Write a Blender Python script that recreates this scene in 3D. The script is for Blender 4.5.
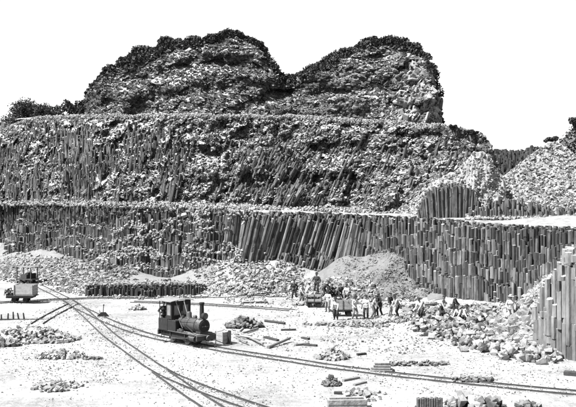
import bpy, bmesh, math
import numpy as np
from mathutils import Vector, Matrix

# ------------------------------------------------------------------ camera, sky, sun, exposure
for o in list(bpy.data.objects):
    bpy.data.objects.remove(o)
scene = bpy.context.scene
C = scene.collection
FPX, HCAM, CX, HY = 850.0, 9.0, 288.0, 200.0       # focal length in photo pixels, eye height, horizon row

cam = bpy.data.cameras.new('camera')
cam.sensor_width = 36.0
cam.lens = 36.0 * FPX / 576.0
cam.shift_y = (HY - 203.5) / 576.0
cam.clip_start, cam.clip_end = 0.5, 6000
camo = bpy.data.objects.new('camera', cam)
C.objects.link(camo)
camo.location = (0, 0, HCAM)
camo.rotation_euler = (math.radians(90), 0, 0)
scene.camera = camo

SUN = Vector((-0.53, -0.25, 0.80)).normalized()    # towards the sun: high on the left, a little behind the camera
sun_el = math.asin(SUN.z)
sun_az = math.atan2(SUN.x, SUN.y)
w = bpy.data.worlds.new('World')
scene.world = w
w.use_nodes = True
nt = w.node_tree
nt.nodes.clear()
sky = nt.nodes.new('ShaderNodeTexSky')
sky.sky_type = 'NISHITA'
sky.sun_disc = False
sky.sun_elevation = sun_el
sky.sun_rotation = sun_az
sky.air_density, sky.dust_density, sky.ozone_density = 1.0, 0.6, 1.0
sep = nt.nodes.new('ShaderNodeSeparateColor')       # old plates see mostly blue light: a clear sky prints white
bgn = nt.nodes.new('ShaderNodeBackground')
bgn.inputs['Strength'].default_value = 0.055
wo = nt.nodes.new('ShaderNodeOutputWorld')
nt.links.new(sky.outputs[0], sep.inputs[0])
nt.links.new(sep.outputs[2], bgn.inputs[0])
nt.links.new(bgn.outputs[0], wo.inputs[0])
sl = bpy.data.lights.new('sun', 'SUN')
sl.energy, sl.angle, sl.color = 5.0, math.radians(0.5), (1, 1, 1)
so = bpy.data.objects.new('sun', sl)
C.objects.link(so)
so.rotation_euler = SUN.to_track_quat('Z', 'Y').to_euler()
vs = scene.view_settings
vs.view_transform, vs.look, vs.exposure, vs.gamma = 'Standard', 'None', 1.95, 1.0
vs.use_curve_mapping = False

# ------------------------------------------------------------------ helpers
rng = np.random.default_rng(7)

def W(px, py, d):
    return np.array([(px - CX) / FPX * d, d, HCAM + (HY - py) / FPX * d])

def G(px, py):
    d = FPX * HCAM / (py - HY)
    return (px - CX) / FPX * d, d

_tab = np.random.default_rng(3).random((256, 256))

def vn(x, y, seed=0):
    x = np.asarray(x, float) + seed * 17.31
    y = np.asarray(y, float) + seed * 9.77
    xi, yi = np.floor(x).astype(int), np.floor(y).astype(int)
    fx, fy = x - xi, y - yi
    fx, fy = fx * fx * (3 - 2 * fx), fy * fy * (3 - 2 * fy)
    a, b = _tab[xi & 255, yi & 255], _tab[(xi + 1) & 255, yi & 255]
    c, d = _tab[xi & 255, (yi + 1) & 255], _tab[(xi + 1) & 255, (yi + 1) & 255]
    return (a * (1 - fx) + b * fx) * (1 - fy) + (c * (1 - fx) + d * fx) * fy

def fbm(x, y, seed=0, oct=4):
    s, a, t = 0, 0.5, 0
    x, y = np.asarray(x, float), np.asarray(y, float)
    for k in range(oct):
        s = s + a * vn(x, y, seed + k * 5)
        t += a
        a *= 0.5
        x, y = x * 2.03, y * 2.03
    return s / t * 2 - 1                              # about -1..1

def sstep(a, b, x):
    t = np.clip((np.asarray(x, float) - a) / (b - a), 0, 1)
    return t * t * (3 - 2 * t)

def link(o, parent=None):
    C.objects.link(o)
    if parent is not None:
        o.parent = parent
    return o

def tag(o, label=None, cat=None, group=None, kind=None):
    for k, v in (('label', label), ('category', cat), ('group', group), ('kind', kind)):
        if v:
            o[k] = v
    return o

def empty(name, loc=(0, 0, 0), rz=0.0):
    o = bpy.data.objects.new(name, None)
    o.empty_display_size = 0.3
    o.location = loc
    o.rotation_euler = (0, 0, rz)
    return link(o)

def mesh_np(V, polys):
    """polys: list of (N,k) index arrays"""
    me = bpy.data.meshes.new('mesh')
    V = np.ascontiguousarray(V, dtype=np.float32)
    me.vertices.add(len(V))
    me.vertices.foreach_set('co', V.ravel())
    polys = [p for p in polys if len(p)]
    loops = np.concatenate([p.ravel() for p in polys]).astype(np.int32)
    tot = np.concatenate([np.full(len(p), p.shape[1]) for p in polys]).astype(np.int32)
    start = np.concatenate([[0], np.cumsum(tot)[:-1]]).astype(np.int32)
    me.loops.add(len(loops))
    me.loops.foreach_set('vertex_index', loops)
    me.polygons.add(len(tot))
    me.polygons.foreach_set('loop_start', start)
    me.update(calc_edges=True)
    me.polygons.foreach_set('use_smooth', np.zeros(len(me.polygons), bool))
    return me

def obj_np(name, V, polys, mat, parent=None, smooth=False):
    me = mesh_np(V, polys)
    me.name = name
    if smooth:
        me.polygons.foreach_set('use_smooth', np.ones(len(me.polygons), bool))
    if mat:
        me.materials.append(mat)
    return link(bpy.data.objects.new(name, me), parent)

def merge(parts):
    Vs, out, off = [], {}, 0
    for V, polys in parts:
        Vs.append(V)
        for p in polys:
            if len(p):
                out.setdefault(p.shape[1], []).append(p + off)
        off += len(V)
    return np.concatenate(Vs), [np.concatenate(v) for v in out.values()]

def frames(A):
    """(N,3) unit axes -> (N,3,3) with columns u, v, axis"""
    ref = np.where(np.abs(A[:, 1:2]) < 0.9, np.array([[0., 1, 0]]), np.array([[1., 0, 0]]))
    U = np.cross(ref, A)
    U /= np.linalg.norm(U, axis=1, keepdims=True)
    Vv = np.cross(A, U)
    return np.stack([U, Vv, A], axis=2)

def prisms(P0, P1, R, n=6, irr=0.16, tilt=0.25, bottom=False):
    N = len(P0)
    A = P1 - P0
    L = np.linalg.norm(A, axis=1, keepdims=True)
    M = frames(A / np.maximum(L, 1e-6))
    ang = np.linspace(0, 2 * np.pi, n, endpoint=False)[None] + rng.uniform(0, 6.28, (N, 1)) + rng.uniform(-.18, .18, (N, n))
    rad = R[:, None] * (1 + rng.uniform(-irr, irr, (N, n)))
    loc = np.stack([np.cos(ang) * rad, np.sin(ang) * rad, np.zeros_like(ang)], 2)
    ring = np.einsum('nij,nkj->nki', M, loc)
    tdir = rng.uniform(-tilt, tilt, (N, 2))
    dz = (loc[:, :, 0] * tdir[:, :1] + loc[:, :, 1] * tdir[:, 1:])[:, :, None] * M[:, None, :, 2]
    V = np.concatenate([ring + P0[:, None], ring * rng.uniform(.93, 1.0, (N, 1, 1)) + dz + P1[:, None]], 1).reshape(-1, 3)
    base = (np.arange(N) * 2 * n)[:, None]
    i = np.arange(n)
    j = (i + 1) % n
    quads = np.stack([i, j, j + n, i + n], 1)[None] + base[:, :, None]
    caps = (i + n)[None] + base
    polys = [quads.reshape(-1, 4), caps]
    if bottom:
        polys.append(i[::-1][None] + base)
    return V, polys

def rock_templates(count, seed, lo=.55, extra=7):
    r = np.random.default_rng(seed)
    out = []
    for _ in range(count):
        bm = bmesh.new()
        for sx in (-1, 1):
            for sy in (-1, 1):
                for sz in (-1, 1):
                    bm.verts.new(np.array([sx, sy, sz]) * .5 * r.uniform(lo, 1.05, 3))
        for _k in range(extra):
            v = r.normal(size=3)
            bm.verts.new(v / np.linalg.norm(v) * r.uniform(.46, .62))
        res = bmesh.ops.convex_hull(bm, input=bm.verts)
        dead = [g for g in res['geom_interior'] if isinstance(g, bmesh.types.BMVert)]
        if dead:
            bmesh.ops.delete(bm, geom=dead, context='VERTS')
        bmesh.ops.recalc_face_normals(bm, faces=bm.faces)
        bm.verts.ensure_lookup_table()
        V = np.array([v.co[:] for v in bm.verts])
        Fc = np.array([[v.index for v in f.verts] for f in bm.faces])
        bm.free()
        out.append((V, Fc))
    return out

ROCKS = rock_templates(14, 11)
SETTS = rock_templates(8, 12, lo=.8)
CHIPS = rock_templates(10, 14, lo=.55, extra=1)
BOULDERS = rock_templates(10, 13, lo=.6, extra=16)

def rand_rot(N, flat=0.0):
    """random rotations; flat=1 keeps the local z nearly up"""
    A = rng.normal(size=(N, 3))
    A /= np.linalg.norm(A, axis=1, keepdims=True)
    A = A * (1 - flat) + np.array([[0, 0, 1.]]) * flat
    A /= np.linalg.norm(A, axis=1, keepdims=True)
    M = frames(A)
    t = rng.uniform(0, 6.28, N)
    c, s = np.cos(t), np.sin(t)
    Rz = np.zeros((N, 3, 3))
    Rz[:, 0, 0], Rz[:, 0, 1], Rz[:, 1, 0], Rz[:, 1, 1], Rz[:, 2, 2] = c, -s, s, c, 1
    return M @ Rz

def axis_rot(A):
    N = len(A)
    M = frames(A / np.linalg.norm(A, axis=1, keepdims=True))
    t = rng.uniform(0, 6.28, N)
    c, s = np.cos(t), np.sin(t)
    Rz = np.zeros((N, 3, 3))
    Rz[:, 0, 0], Rz[:, 0, 1], Rz[:, 1, 0], Rz[:, 1, 1], Rz[:, 2, 2] = c, -s, s, c, 1
    return M @ Rz

def chunks(P, M, S, temps=None):
    temps = temps or ROCKS
    pick = rng.integers(0, len(temps), len(P))
    parts = []
    for k, (V, Fc) in enumerate(temps):
        m = pick == k
        n = int(m.sum())
        if not n:
            continue
        vv = np.einsum('nij,nkj->nki', M[m], V[None] * S[m][:, None, :]) + P[m][:, None]
        ff = Fc[None] + (np.arange(n) * len(V))[:, None, None]
        parts.append((vv.reshape(-1, 3), [ff.reshape(-1, 3)]))
    return merge(parts)

# ------------------------------------------------------------------ materials (the plate is grey, so are they)
TONE = .8                                           # every reflectance is read off the print; the plate is exposed long
def mat(name, base, rough=.9, island=0.0, noise=0.0, nscale=1.0, bump=0.0, bscale=8.0, dust_toplight=0.0, dust_toplight_col=.5, stretch=None, metallic=0.0, big=0.0, bigscale=.12):
    base, dust_toplight_col = base * TONE, dust_toplight_col * TONE
    m = bpy.data.materials.new(name)
    m.use_nodes = True
    n = m.node_tree
    b = n.nodes['Principled BSDF']
    b.inputs['Roughness'].default_value = rough
    b.inputs['Metallic'].default_value = metallic
    b.inputs['Specular IOR Level'].default_value = .3
    def new(t):
        return n.nodes.new(t)
    def math_(op, a, c):
        q = new('ShaderNodeMath')
        q.operation = op
        for i, v in enumerate((a, c)):
            if hasattr(v, 'links'):
                n.links.new(v, q.inputs[i])
            else:
                q.inputs[i].default_value = v
        return q.outputs[0]
    geo = new('ShaderNodeNewGeometry')
    pos = geo.outputs['Position']
    if stretch:
        mp = new('ShaderNodeVectorMath')
        mp.operation = 'MULTIPLY'
        n.links.new(pos, mp.inputs[0])
        mp.inputs[1].default_value = stretch
        posn = mp.outputs[0]
    else:
        posn = pos
    val = base
    def scaled(v, amt, out):
        # v * (1 - amt + 2*amt*out)
        k = math_('MULTIPLY_ADD', out, 2 * amt)
        k.node.inputs[2].default_value = 1 - amt
        return math_('MULTIPLY', k, v)
    if island:
        val = scaled(val, island, geo.outputs['Random Per Island'])
    if noise:
        t = new('ShaderNodeTexNoise')
        t.inputs['Scale'].default_value = nscale
        t.inputs['Detail'].default_value = 6
        t.inputs['Roughness'].default_value = .65
        n.links.new(posn, t.inputs['Vector'])
        mr = new('ShaderNodeMapRange')
        mr.inputs['From Min'].default_value, mr.inputs['From Max'].default_value = .3, .7
        n.links.new(t.outputs['Fac'], mr.inputs['Value'])
        val = scaled(val, noise, mr.outputs[0])
    if big:
        t = new('ShaderNodeTexNoise')
        t.inputs['Scale'].default_value = bigscale
        t.inputs['Detail'].default_value = 3
        n.links.new(pos, t.inputs['Vector'])
        mr = new('ShaderNodeMapRange')
        mr.inputs['From Min'].default_value, mr.inputs['From Max'].default_value = .35, .65
        n.links.new(t.outputs['Fac'], mr.inputs['Value'])
        val = scaled(val, big, mr.outputs[0])
    if dust_toplight:  # settled dust; sunlit brightness of upward faces is painted in with it
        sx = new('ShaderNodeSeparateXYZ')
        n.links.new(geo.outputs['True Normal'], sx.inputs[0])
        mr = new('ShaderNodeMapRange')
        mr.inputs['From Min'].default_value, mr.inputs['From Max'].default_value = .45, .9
        mr.inputs['To Max'].default_value = dust_toplight
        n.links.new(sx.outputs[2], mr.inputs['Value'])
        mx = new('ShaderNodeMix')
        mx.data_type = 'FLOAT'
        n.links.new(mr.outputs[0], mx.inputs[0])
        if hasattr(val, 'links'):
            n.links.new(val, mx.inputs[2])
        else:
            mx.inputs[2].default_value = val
        mx.inputs[3].default_value = dust_toplight_col
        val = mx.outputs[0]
    if hasattr(val, 'links'):
        n.links.new(val, b.inputs['Base Color'])
    else:
        b.inputs['Base Color'].default_value = (val, val, val, 1)
    if bump:
        t = new('ShaderNodeTexNoise')
        t.inputs['Scale'].default_value = bscale
        t.inputs['Detail'].default_value = 5
        n.links.new(posn, t.inputs['Vector'])
        bp = new('ShaderNodeBump')
        bp.inputs['Strength'].default_value = 1.0
        bp.inputs['Distance'].default_value = bump
        n.links.new(t.outputs['Fac'], bp.inputs['Height'])
        n.links.new(bp.outputs[0], b.inputs['Normal'])
    return m

M_GROUND = mat('quarry_dust', .235, noise=.34, nscale=2.2, big=.26, bigscale=.22, bump=.08, bscale=6)
M_COL = mat('basalt_column', .048, island=.8, noise=.8, nscale=2.2, bump=.05, bscale=4, dust_toplight=.3, dust_toplight_col=.26, stretch=(1, 1, .35), big=.3)
M_COLPALE = mat('basalt_column_pale', .095, island=.5, noise=.55, nscale=1.8, bump=.05, bscale=4, dust_toplight=.7, dust_toplight_col=.48, stretch=(1, 1, .35))
M_COLDARK = mat('basalt_column_dark', .028, island=.4, noise=.4, nscale=1.8, bump=.04, bscale=4, dust_toplight=.5, dust_toplight_col=.3, stretch=(1, 1, .35))
M_FACE = mat('broken_basalt', .045, island=.8, noise=.5, nscale=1.3, bump=.03, bscale=6, dust_toplight=.85, dust_toplight_col=.3, big=.4)
M_UPPER = mat('weathered_basalt', .03, island=.8, noise=.5, nscale=1.1, bump=.03, bscale=5, dust_toplight=.8, dust_toplight_col=.22, big=.4)
M_UPPERPALE = mat('weathered_basalt_pale', .16, island=.4, noise=.35, nscale=1.1, bump=.08, bscale=3, dust_toplight=.5, dust_toplight_col=.42)
M_SHEET = mat('crumbled_basalt', .03, noise=.75, nscale=1.5, bump=.12, bscale=3, dust_toplight=.7, dust_toplight_col=.42, big=.3)
M_TERR = mat('terrace_gravel', .2, noise=.4, nscale=1.5, bump=.05, bscale=5)
M_STONE = mat('broken_stone', .15, island=.6, noise=.4, nscale=3, bump=.05, bscale=6, dust_toplight=.5, dust_toplight_col=.3)
M_RUBBLE = mat('quarry_rubble', .12, island=.8, noise=.5, nscale=3, bump=.06, bscale=6, dust_toplight=.5, dust_toplight_col=.30)
M_STONEDK = mat('broken_stone_dark', .045, island=.4, noise=.3, nscale=3, bump=.02, bscale=9, dust_toplight=.3, dust_toplight_col=.35)
M_PALE = mat('pale_spoil', .18, noise=.4, nscale=1.6, bump=.10, bscale=3)
M_SCREE = mat('scree', .07, island=.35, noise=.3, nscale=2.0, bump=.05, bscale=6, dust_toplight=.2, dust_toplight_col=.42)
M_LEAF = mat('dark_foliage', .02, island=.55, rough=.7)
M_BARK = mat('bark', .08, noise=.3, nscale=6)
M_WOOD = mat('weathered_wood', .13, noise=.35, nscale=6, bump=.01, bscale=20, island=.25)
M_WOODDK = mat('tarred_wood', .03, noise=.35, nscale=6, bump=.01, bscale=20, island=.3)
M_WOODPL = mat('bleached_wood', .24, noise=.25, nscale=5, bump=.01, bscale=20, island=.15)
M_SLEEPER = mat('dusty_sleeper', .2, noise=.5, nscale=4, island=.3)
M_RAIL = mat('worn_rail', .035, rough=.6, noise=.4, nscale=5)
M_IRON = mat('black_iron', .009, rough=.8, noise=.5, nscale=5, bump=.004, bscale=25)
M_IRON2 = mat('dusty_iron', .028, rough=.6, noise=.5, nscale=4, bump=.004, bscale=25, dust_toplight=.4, dust_toplight_col=.25)
M_BOILER = mat('boiler_plate', .045, rough=.42, noise=.5, nscale=3, bump=.004, bscale=20)
M_ROOFTIN = mat('roof_sheet', .16, rough=.7, noise=.3, nscale=4)
M_GLASS = mat('dusty_pane', .14, rough=.3, noise=.2, nscale=4)
M_SKIN = mat('skin', .15, rough=.6)
M_HAIR = mat('hair', .02)
M_BOOT = mat('boot_leather', .02, rough=.6)
M_CLOTH = {}
def cloth(v):
    if v not in M_CLOTH:
        M_CLOTH[v] = mat('cloth_%d' % round(v * 100), v, noise=.2, nscale=9, bump=.012, bscale=14)
    return M_CLOTH[v]

# ------------------------------------------------------------------ the lower bench line in plan (X, Y)
_wl = np.array([(-60, 150), (0, 121), (40, 107), (70, 98), (100, 91.5), (150, 85), (200, 83), (250, 84), (300, 86), (350, 84),
                (400, 78), (450, 73.5), (500, 70.5), (540, 69), (600, 66), (680, 61), (780, 57), (900, 54)])
_wx = (_wl[:, 0] - CX) / FPX * _wl[:, 1]
_xs = np.linspace(_wx[0], _wx[-1], 1200)
_ys = np.interp(_xs, _wx, _wl[:, 1])
_ys = np.convolve(np.pad(_ys, 60, mode='edge'), np.ones(121) / 121, 'valid')
_ss = np.concatenate([[0], np.cumsum(np.hypot(np.diff(_xs), np.diff(_ys)))])
_tx, _ty = np.gradient(_xs, _ss), np.gradient(_ys, _ss)

def wall_pt(s, wv):
    x, y = np.interp(s, _ss, _xs), np.interp(s, _ss, _ys)
    tx, ty = np.interp(s, _ss, _tx), np.interp(s, _ss, _ty)
    return x - ty * wv, y + tx * wv

def wall_px(s):
    x, y = np.interp(s, _ss, _xs), np.interp(s, _ss, _ys)
    return x / y * FPX + CX

def ztop1(px):
    return np.interp(px, [-80, 0, 100, 200, 300, 350, 400, 480, 576, 700], [8.1, 8.1, 8.1, 7.9, 7.65, 7.4, 7.35, 6.85, 6.7, 6.6])

def run1(px):
    return np.interp(px, [-80, 40, 90, 220, 250, 345, 370, 430, 460, 700], [3.0, 4.2, 7.0, 6.8, 2.6, 2.2, 2.4, 2.6, 2.2, 2.2])

# ------------------------------------------------------------------ ground height
def gz(x, y):
    x, y = np.asarray(x, float), np.asarray(y, float)
    z = .10 * fbm(x * .11, y * .11, 2, 3)
    n = fbm(x * .35, y * .35, 4, 4)
    yw = np.interp(x, _xs, _ys)
    tw = np.clip(yw - y, -3, 99)
    inx = sstep(-12, -20, x)
    toe = (1.7 * inx + .55 * (1 - inx)) * np.clip(1 - tw / (9 * inx + 4 * (1 - inx)), 0, 1.2) ** 1.3 * (1 + .5 * n)
    z = np.maximum(z, z + toe)
    r = np.hypot((x - 10.4) * .75, (y - 82.0))
    z = np.maximum(z, 5.0 - .55 * r + .9 * n)
    r = np.hypot((x + 2.4) * .78, y - 87.5)
    z = np.maximum(z, 4.0 - .42 * r + .6 * n)
    r = np.hypot((x - 12.5) / 6.0, (y - 63) / 8.5)
    z = z + np.clip(1 - r * r, 0, 1) * (.9 + .35 * n)
    r = np.hypot(x - 17.6, (y - 56) * .8)
    z = np.maximum(z, 4.4 - 1.0 * r + .25 * n)
    r = np.hypot((x + 17.4) * .8, y - 55.5)
    z = z + .75 * np.clip(1 - r / 2.4, 0, 1)
    led = (x > -19.0) & (x < -8.0) & (y > 80.0)
    z = np.where(led, np.maximum(z, .95 + .1 * n), z)
    far = (np.abs(x) > 90) | (y > 160) | (y < 10)
    return np.where(far, 0.0, z)

def hit(px, py):
    px, py = np.atleast_1d(np.asarray(px, float)), np.atleast_1d(np.asarray(py, float))
    D = np.arange(30, 150, .3)
    out = np.zeros((len(px), 3))
    for a in range(0, len(px), 2000):
        p, q = px[a:a + 2000, None], py[a:a + 2000, None]
        X, Z = (p - CX) / FPX * D, HCAM + (HY - q) / FPX * D
        below = Z <= gz(X, np.broadcast_to(D, X.shape))
        k = below.argmax(1)
        d = D[k]
        for _ in range(7):                            # refine the crossing
            st = .3 * .5 ** (_ + 1)
            xx, zz = (p[:, 0] - CX) / FPX * (d - st), HCAM + (HY - q[:, 0]) / FPX * (d - st)
            d = np.where(zz <= gz(xx, d - st), d - st, d)
        x = (p[:, 0] - CX) / FPX * d
        out[a:a + 2000] = np.stack([x, d, gz(x, d)], 1)
    return out

xf = np.arange(-62, 45.01, .42)
yf = np.arange(26, 142.01, .42)
xl = np.concatenate([[-3000, -1200, -500, -220, -120, -85, -70], xf, [48, 55, 70, 100, 200, 500, 1200, 3000]])
yl = np.concatenate([[-500, -150, -40, 0, 14, 21], yf, [146, 155, 170, 200, 300, 700, 1800, 5000]])
gx, gy = np.meshgrid(xl, yl)
gzv = gz(gx, gy)
inn = (np.abs(gx) < 62) & (gy > 25) & (gy < 143)
gzv = gzv + np.where(inn, .035 * fbm(gx * 1.3, gy * 1.3, 8, 3), 0)
gV = np.stack([gx, gy, gzv], 2).reshape(-1, 3)
nx, ny = len(xl), len(yl)
ii = (np.arange(ny - 1)[:, None] * nx + np.arange(nx - 1)[None]).ravel()
gQ = np.stack([ii, ii + 1, ii + nx + 1, ii + nx], 1)
ground = obj_np('ground', gV, [gQ], M_GROUND, smooth=True)
tag(ground, 'pale dusty quarry floor rising into loose slopes at the rock face', kind='structure')


def sheet(P):
    """P (a,b,3) -> V, polys"""
    a, b = P.shape[:2]
    i = (np.arange(a - 1)[:, None] * b + np.arange(b - 1)[None]).ravel()
    return P.reshape(-1, 3), [np.stack([i, i + 1, i + b + 1, i + b], 1)]

sx_, sy_ = np.meshgrid(np.arange(-4, 22, .35), np.arange(70, 94, .35), indexing='ij')
sn = fbm(sx_ * .35, sy_ * .35, 4, 4)
cz = 5.0 - .55 * np.hypot((sx_ - 10.4) * .75, sy_ - 82.0) + .9 * sn
on = cz - gz(sx_, sy_) > -.05
on = on & (cz > .25 + .5 * fbm(sx_ * .6, sy_ * .6, 14))
sV, (sQ,) = sheet(np.stack([sx_, sy_, gz(sx_, sy_) + .05 + .06 * fbm(sx_ * 1.5, sy_ * 1.5, 15)], 2))
sQ = sQ[on.ravel()[sQ].all(1)]
scree = obj_np('scree_slope', sV, [sQ], M_SCREE, smooth=True)
tag(scree, 'smooth grey cone of fine scree against the face behind the workers', kind='structure')

tx_, ty_ = np.meshgrid(np.arange(-48, -7, .4), np.arange(74, 128, .4), indexing='ij')
twl = np.interp(tx_, _xs, _ys) - ty_
on = (twl < 7.5 + 2.5 * fbm(tx_ * .3, ty_ * .3, 16)) & (twl > -4) & (gz(tx_, ty_) > .12) & (ty_ > 80.6)
sV, (sQ,) = sheet(np.stack([tx_, ty_, gz(tx_, ty_) + .05 + .06 * fbm(tx_ * 1.5, ty_ * 1.5, 17)], 2))
sQ = sQ[on.ravel()[sQ].all(1)]
talus = obj_np('talus_slope', sV, [sQ], M_SCREE, smooth=True)
tag(talus, 'grey crumbled toe of the lowest face at the left', kind='structure')

# ------------------------------------------------------------------ lower bench: terrace body + columns
S_END = _ss[-1]
sv = np.arange(0, S_END, .7)
wv = np.array([1.15, 1.0, 1.1, 1.3, 1.7, 2.4, 3.4, 4.6, 6, 8, 10.5, 14, 20.])
sg, wg = np.meshgrid(sv, wv, indexing='ij')
pxg = wall_px(sg)
rg = run1(pxg)
x, y = wall_pt(sg, rg + (wg - .45))
zt = ztop1(pxg) + .05 * (wg - 1) + .16 * fbm(x * .5, y * .5, 21) + .5 * sstep(3, 9, wg) * (fbm(x * .3, y * .3, 22) + .5)
zt[:, 0] = -.5
bench1 = obj_np('lower_quarry_bench', *sheet(np.stack([x, y, zt], 2)), M_TERR)
tag(bench1, 'lowest quarry bench, a tall face of standing basalt columns under a pale terrace', kind='structure')

def lower_columns():
    s = np.arange(6, S_END - 1, .225)
    ws = np.arange(-.4, 8.2, .195)
    S, Wd = np.meshgrid(s, ws, indexing='ij')
    S = S + (np.arange(len(ws)) % 2)[None] * .112
    S = (S + rng.uniform(-.045, .045, S.shape))
    Wd = Wd + rng.uniform(-.045, .045, S.shape)
    px = wall_px(S)
    run, top = run1(px), ztop1(px)
    x, y = wall_pt(S, Wd)
    q = (Wd + .4) / run
    big = fbm(S * .11, Wd * .12, 31, 3)
    med = fbm(S * .38, Wd * .5, 35, 2)
    left = sstep(245, 215, px)
    q = q + (.55 * left + .25 * (1 - left)) * big + .18 * med - .08
    h = top * np.clip(q * (1.0 * left + 1.5 * (1 - left)) + .10 * (1 - left), 0, 1.0)
    # stair the heights in clusters
    st = 1.25 * (.8 + .5 * vn(S * .2, Wd * .2, 40))
    ph = vn(S * .45, Wd * .9, 41)
    hq = (np.floor(h / st + ph) + .5 - ph * .6) * st
    h = h * .35 + hq * .65 + rng.uniform(-.3, .25, h.shape) * (.3 + 1.2 * vn(S * .5, Wd * .5, 43))
    # bright ledge falling to the right across the left half of the face
    lz = np.interp(px, [168, 232, 262], [6.3, 4.4, 3.0])
    onl = (px > 165) & (px < 262) & (Wd < 3.4) & (Wd > 1.0)
    h = np.where(onl, np.minimum(h, lz - .32 * (3.4 - Wd) + rng.uniform(-.25, .2, h.shape)), h)
    # leaning block: step half way down
    mid = (px > 245) & (px < 350)
    lz2 = np.interp(px, [245, 300, 322, 350], [5.6, 4.6, 3.6, 2.6])
    h = np.where(mid & (Wd < .75), np.minimum(h, lz2 + rng.uniform(-.3, .15, h.shape)), h)
    h = np.where(mid & (Wd >= .75) & (Wd < 1.3), np.maximum(h, top - .5 + rng.uniform(-.6, .3, h.shape)), h)
    back = Wd > run - .2
    h = np.where(back, top + rng.uniform(-.5, .12, h.shape), np.minimum(h, top + rng.uniform(-.45, .15, h.shape)))
    keep = (Wd < run + .9) & (h > .35)
    return S, Wd, px, x, y, h, keep

S_, W_, PX_, X_, Y_, Hh, keep = lower_columns()
# exposed height: drop to whatever stands in front
front = np.zeros_like(Hh)
Hk = np.where(keep, Hh, 0)
front[:, 1:] = np.maximum(Hk[:, :-1], front[:, 1:])
front[1:, 1:] = np.maximum(front[1:, 1:], Hk[:-1, :-1] * .5)
expo = np.clip(Hh - np.maximum(front, gz(X_, Y_)), 0, 99)
score = np.where(keep & (PX_ > 3) & (PX_ < 560), expo / Y_ ** 1.5, -1).ravel()
pick300 = np.zeros(score.size, bool)
pick300[np.argsort(-score)[:300]] = True

def lean_of(px, x):
    lx = np.interp(px, [-50, 60, 110, 190, 238, 262, 330, 356, 380, 700], [.0, .02, .03, .05, .12, .30, .30, .14, .0, .0])
    return lx

def column_geo(idx):
    """prism stacks for a set of flat indices -> list of arrays, with owner index"""
    X, Y, h, px = X_.ravel()[idx], Y_.ravel()[idx], Hh.ravel()[idx], PX_.ravel()[idx]
    P0s, P1s, Rs, own = [], [], [], []
    lx = lean_of(px, X) + rng.normal(0, .016, len(idx))
    ly = rng.normal(.02, .015, len(idx))
    R = rng.uniform(.125, .165, len(idx))
    mids = h * .5
    for k in range(len(idx)):
        z, n = -.4, 0
        while z < h[k] - .25 and n < 9:
            L = rng.uniform(1.0, 3.2)
            z2 = min(z + L, h[k])
            if h[k] - z2 < .45:
                z2 = h[k]
            j = rng.normal(0, .022, 2)
            b = np.array([X[k] + lx[k] * (z - mids[k]) + j[0], Y[k] + ly[k] * z + j[1], z])
            t = np.array([X[k] + lx[k] * (z2 - mids[k]) + j[0], Y[k] + ly[k] * z2 + j[1], z2])
            P0s.append(b); P1s.append(t); Rs.append(R[k] * rng.uniform(.94, 1.05)); own.append(k)
            z = z2
            n += 1
    return np.array(P0s), np.array(P1s), np.array(Rs), np.array(own)

all_idx = np.flatnonzero(keep.ravel())
rest = all_idx[~pick300[all_idx]]
P0, P1, R, own = column_geo(rest)
cm = tag(obj_np('column_mass', *prisms(P0, P1, R), M_COL, bench1), kind='stuff')
cm.data.materials.append(M_COLPALE)
cm.data.materials.append(M_COLDARK)
tone = rng.choice([0, 1, 2], len(rest), p=[.58, .16, .26])[own]
cm.data.polygons.foreach_set('material_index', np.concatenate([np.repeat(tone, 6), tone]).astype(np.int32))
sel = all_idx[pick300[all_idx]]
P0, P1, R, own = column_geo(sel)
for k in range(len(sel)):
    m = own == k
    obj_np('basalt_column', *prisms(P0[m], P1[m], R[m]), (M_COLPALE, M_COL, M_COLDARK, M_COL)[k % 4], bench1)

# broken stumps and slabs lying on the steps of the lower face
def bench1_rubble():
    m = keep & (expo < 1.2) & (PX_ < 345) & (fbm(S_ * .16, W_ * .4, 44, 2) > .0)
    cand = np.flatnonzero(m.ravel())
    cand = rng.choice(cand, 1000)
    P = np.stack([X_.ravel()[cand] + rng.normal(0, .2, len(cand)), Y_.ravel()[cand] + rng.normal(0, .2, len(cand)), Hh.ravel()[cand] + rng.uniform(-.05, .3, len(cand))], 1)
    A = rng.normal(size=(len(cand), 3)) * np.array([1, .7, .6]) + np.array([.2, 0, .3])
    sz = rng.lognormal(-1.6, .35, len(cand))[:, None] * np.array([[.8, .8, 1.7]])
    return chunks(P, axis_rot(A), sz * rng.uniform(.7, 1.3, sz.shape))
tag(obj_np('ledge_rubble', *bench1_rubble(), M_STONE, bench1), kind='stuff')
def ledge_debris(N):
    c = np.flatnonzero((keep & (((PX_ > 165) & (PX_ < 262) & (W_ < 3.6) & (W_ > .9)) | ((PX_ > 92) & (PX_ < 130) & (W_ > 1.2) & (W_ < 3.0)) | ((PX_ > 100) & (PX_ < 250) & (fbm(S_ * .13 + W_ * .25, W_ * .35, 45, 2) > .4)))).ravel())
    c = rng.choice(c, N)
    P = np.stack([X_.ravel()[c], Y_.ravel()[c], Hh.ravel()[c] + rng.uniform(-.05, .22, N)], 1) + rng.normal(0, .08, (N, 3))
    return chunks(P, rand_rot(N, .4), rng.uniform(.1, .34, (N, 3)))
tag(obj_np('ledge_debris', *ledge_debris(2600), M_STONE, bench1), kind='stuff')

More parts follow.
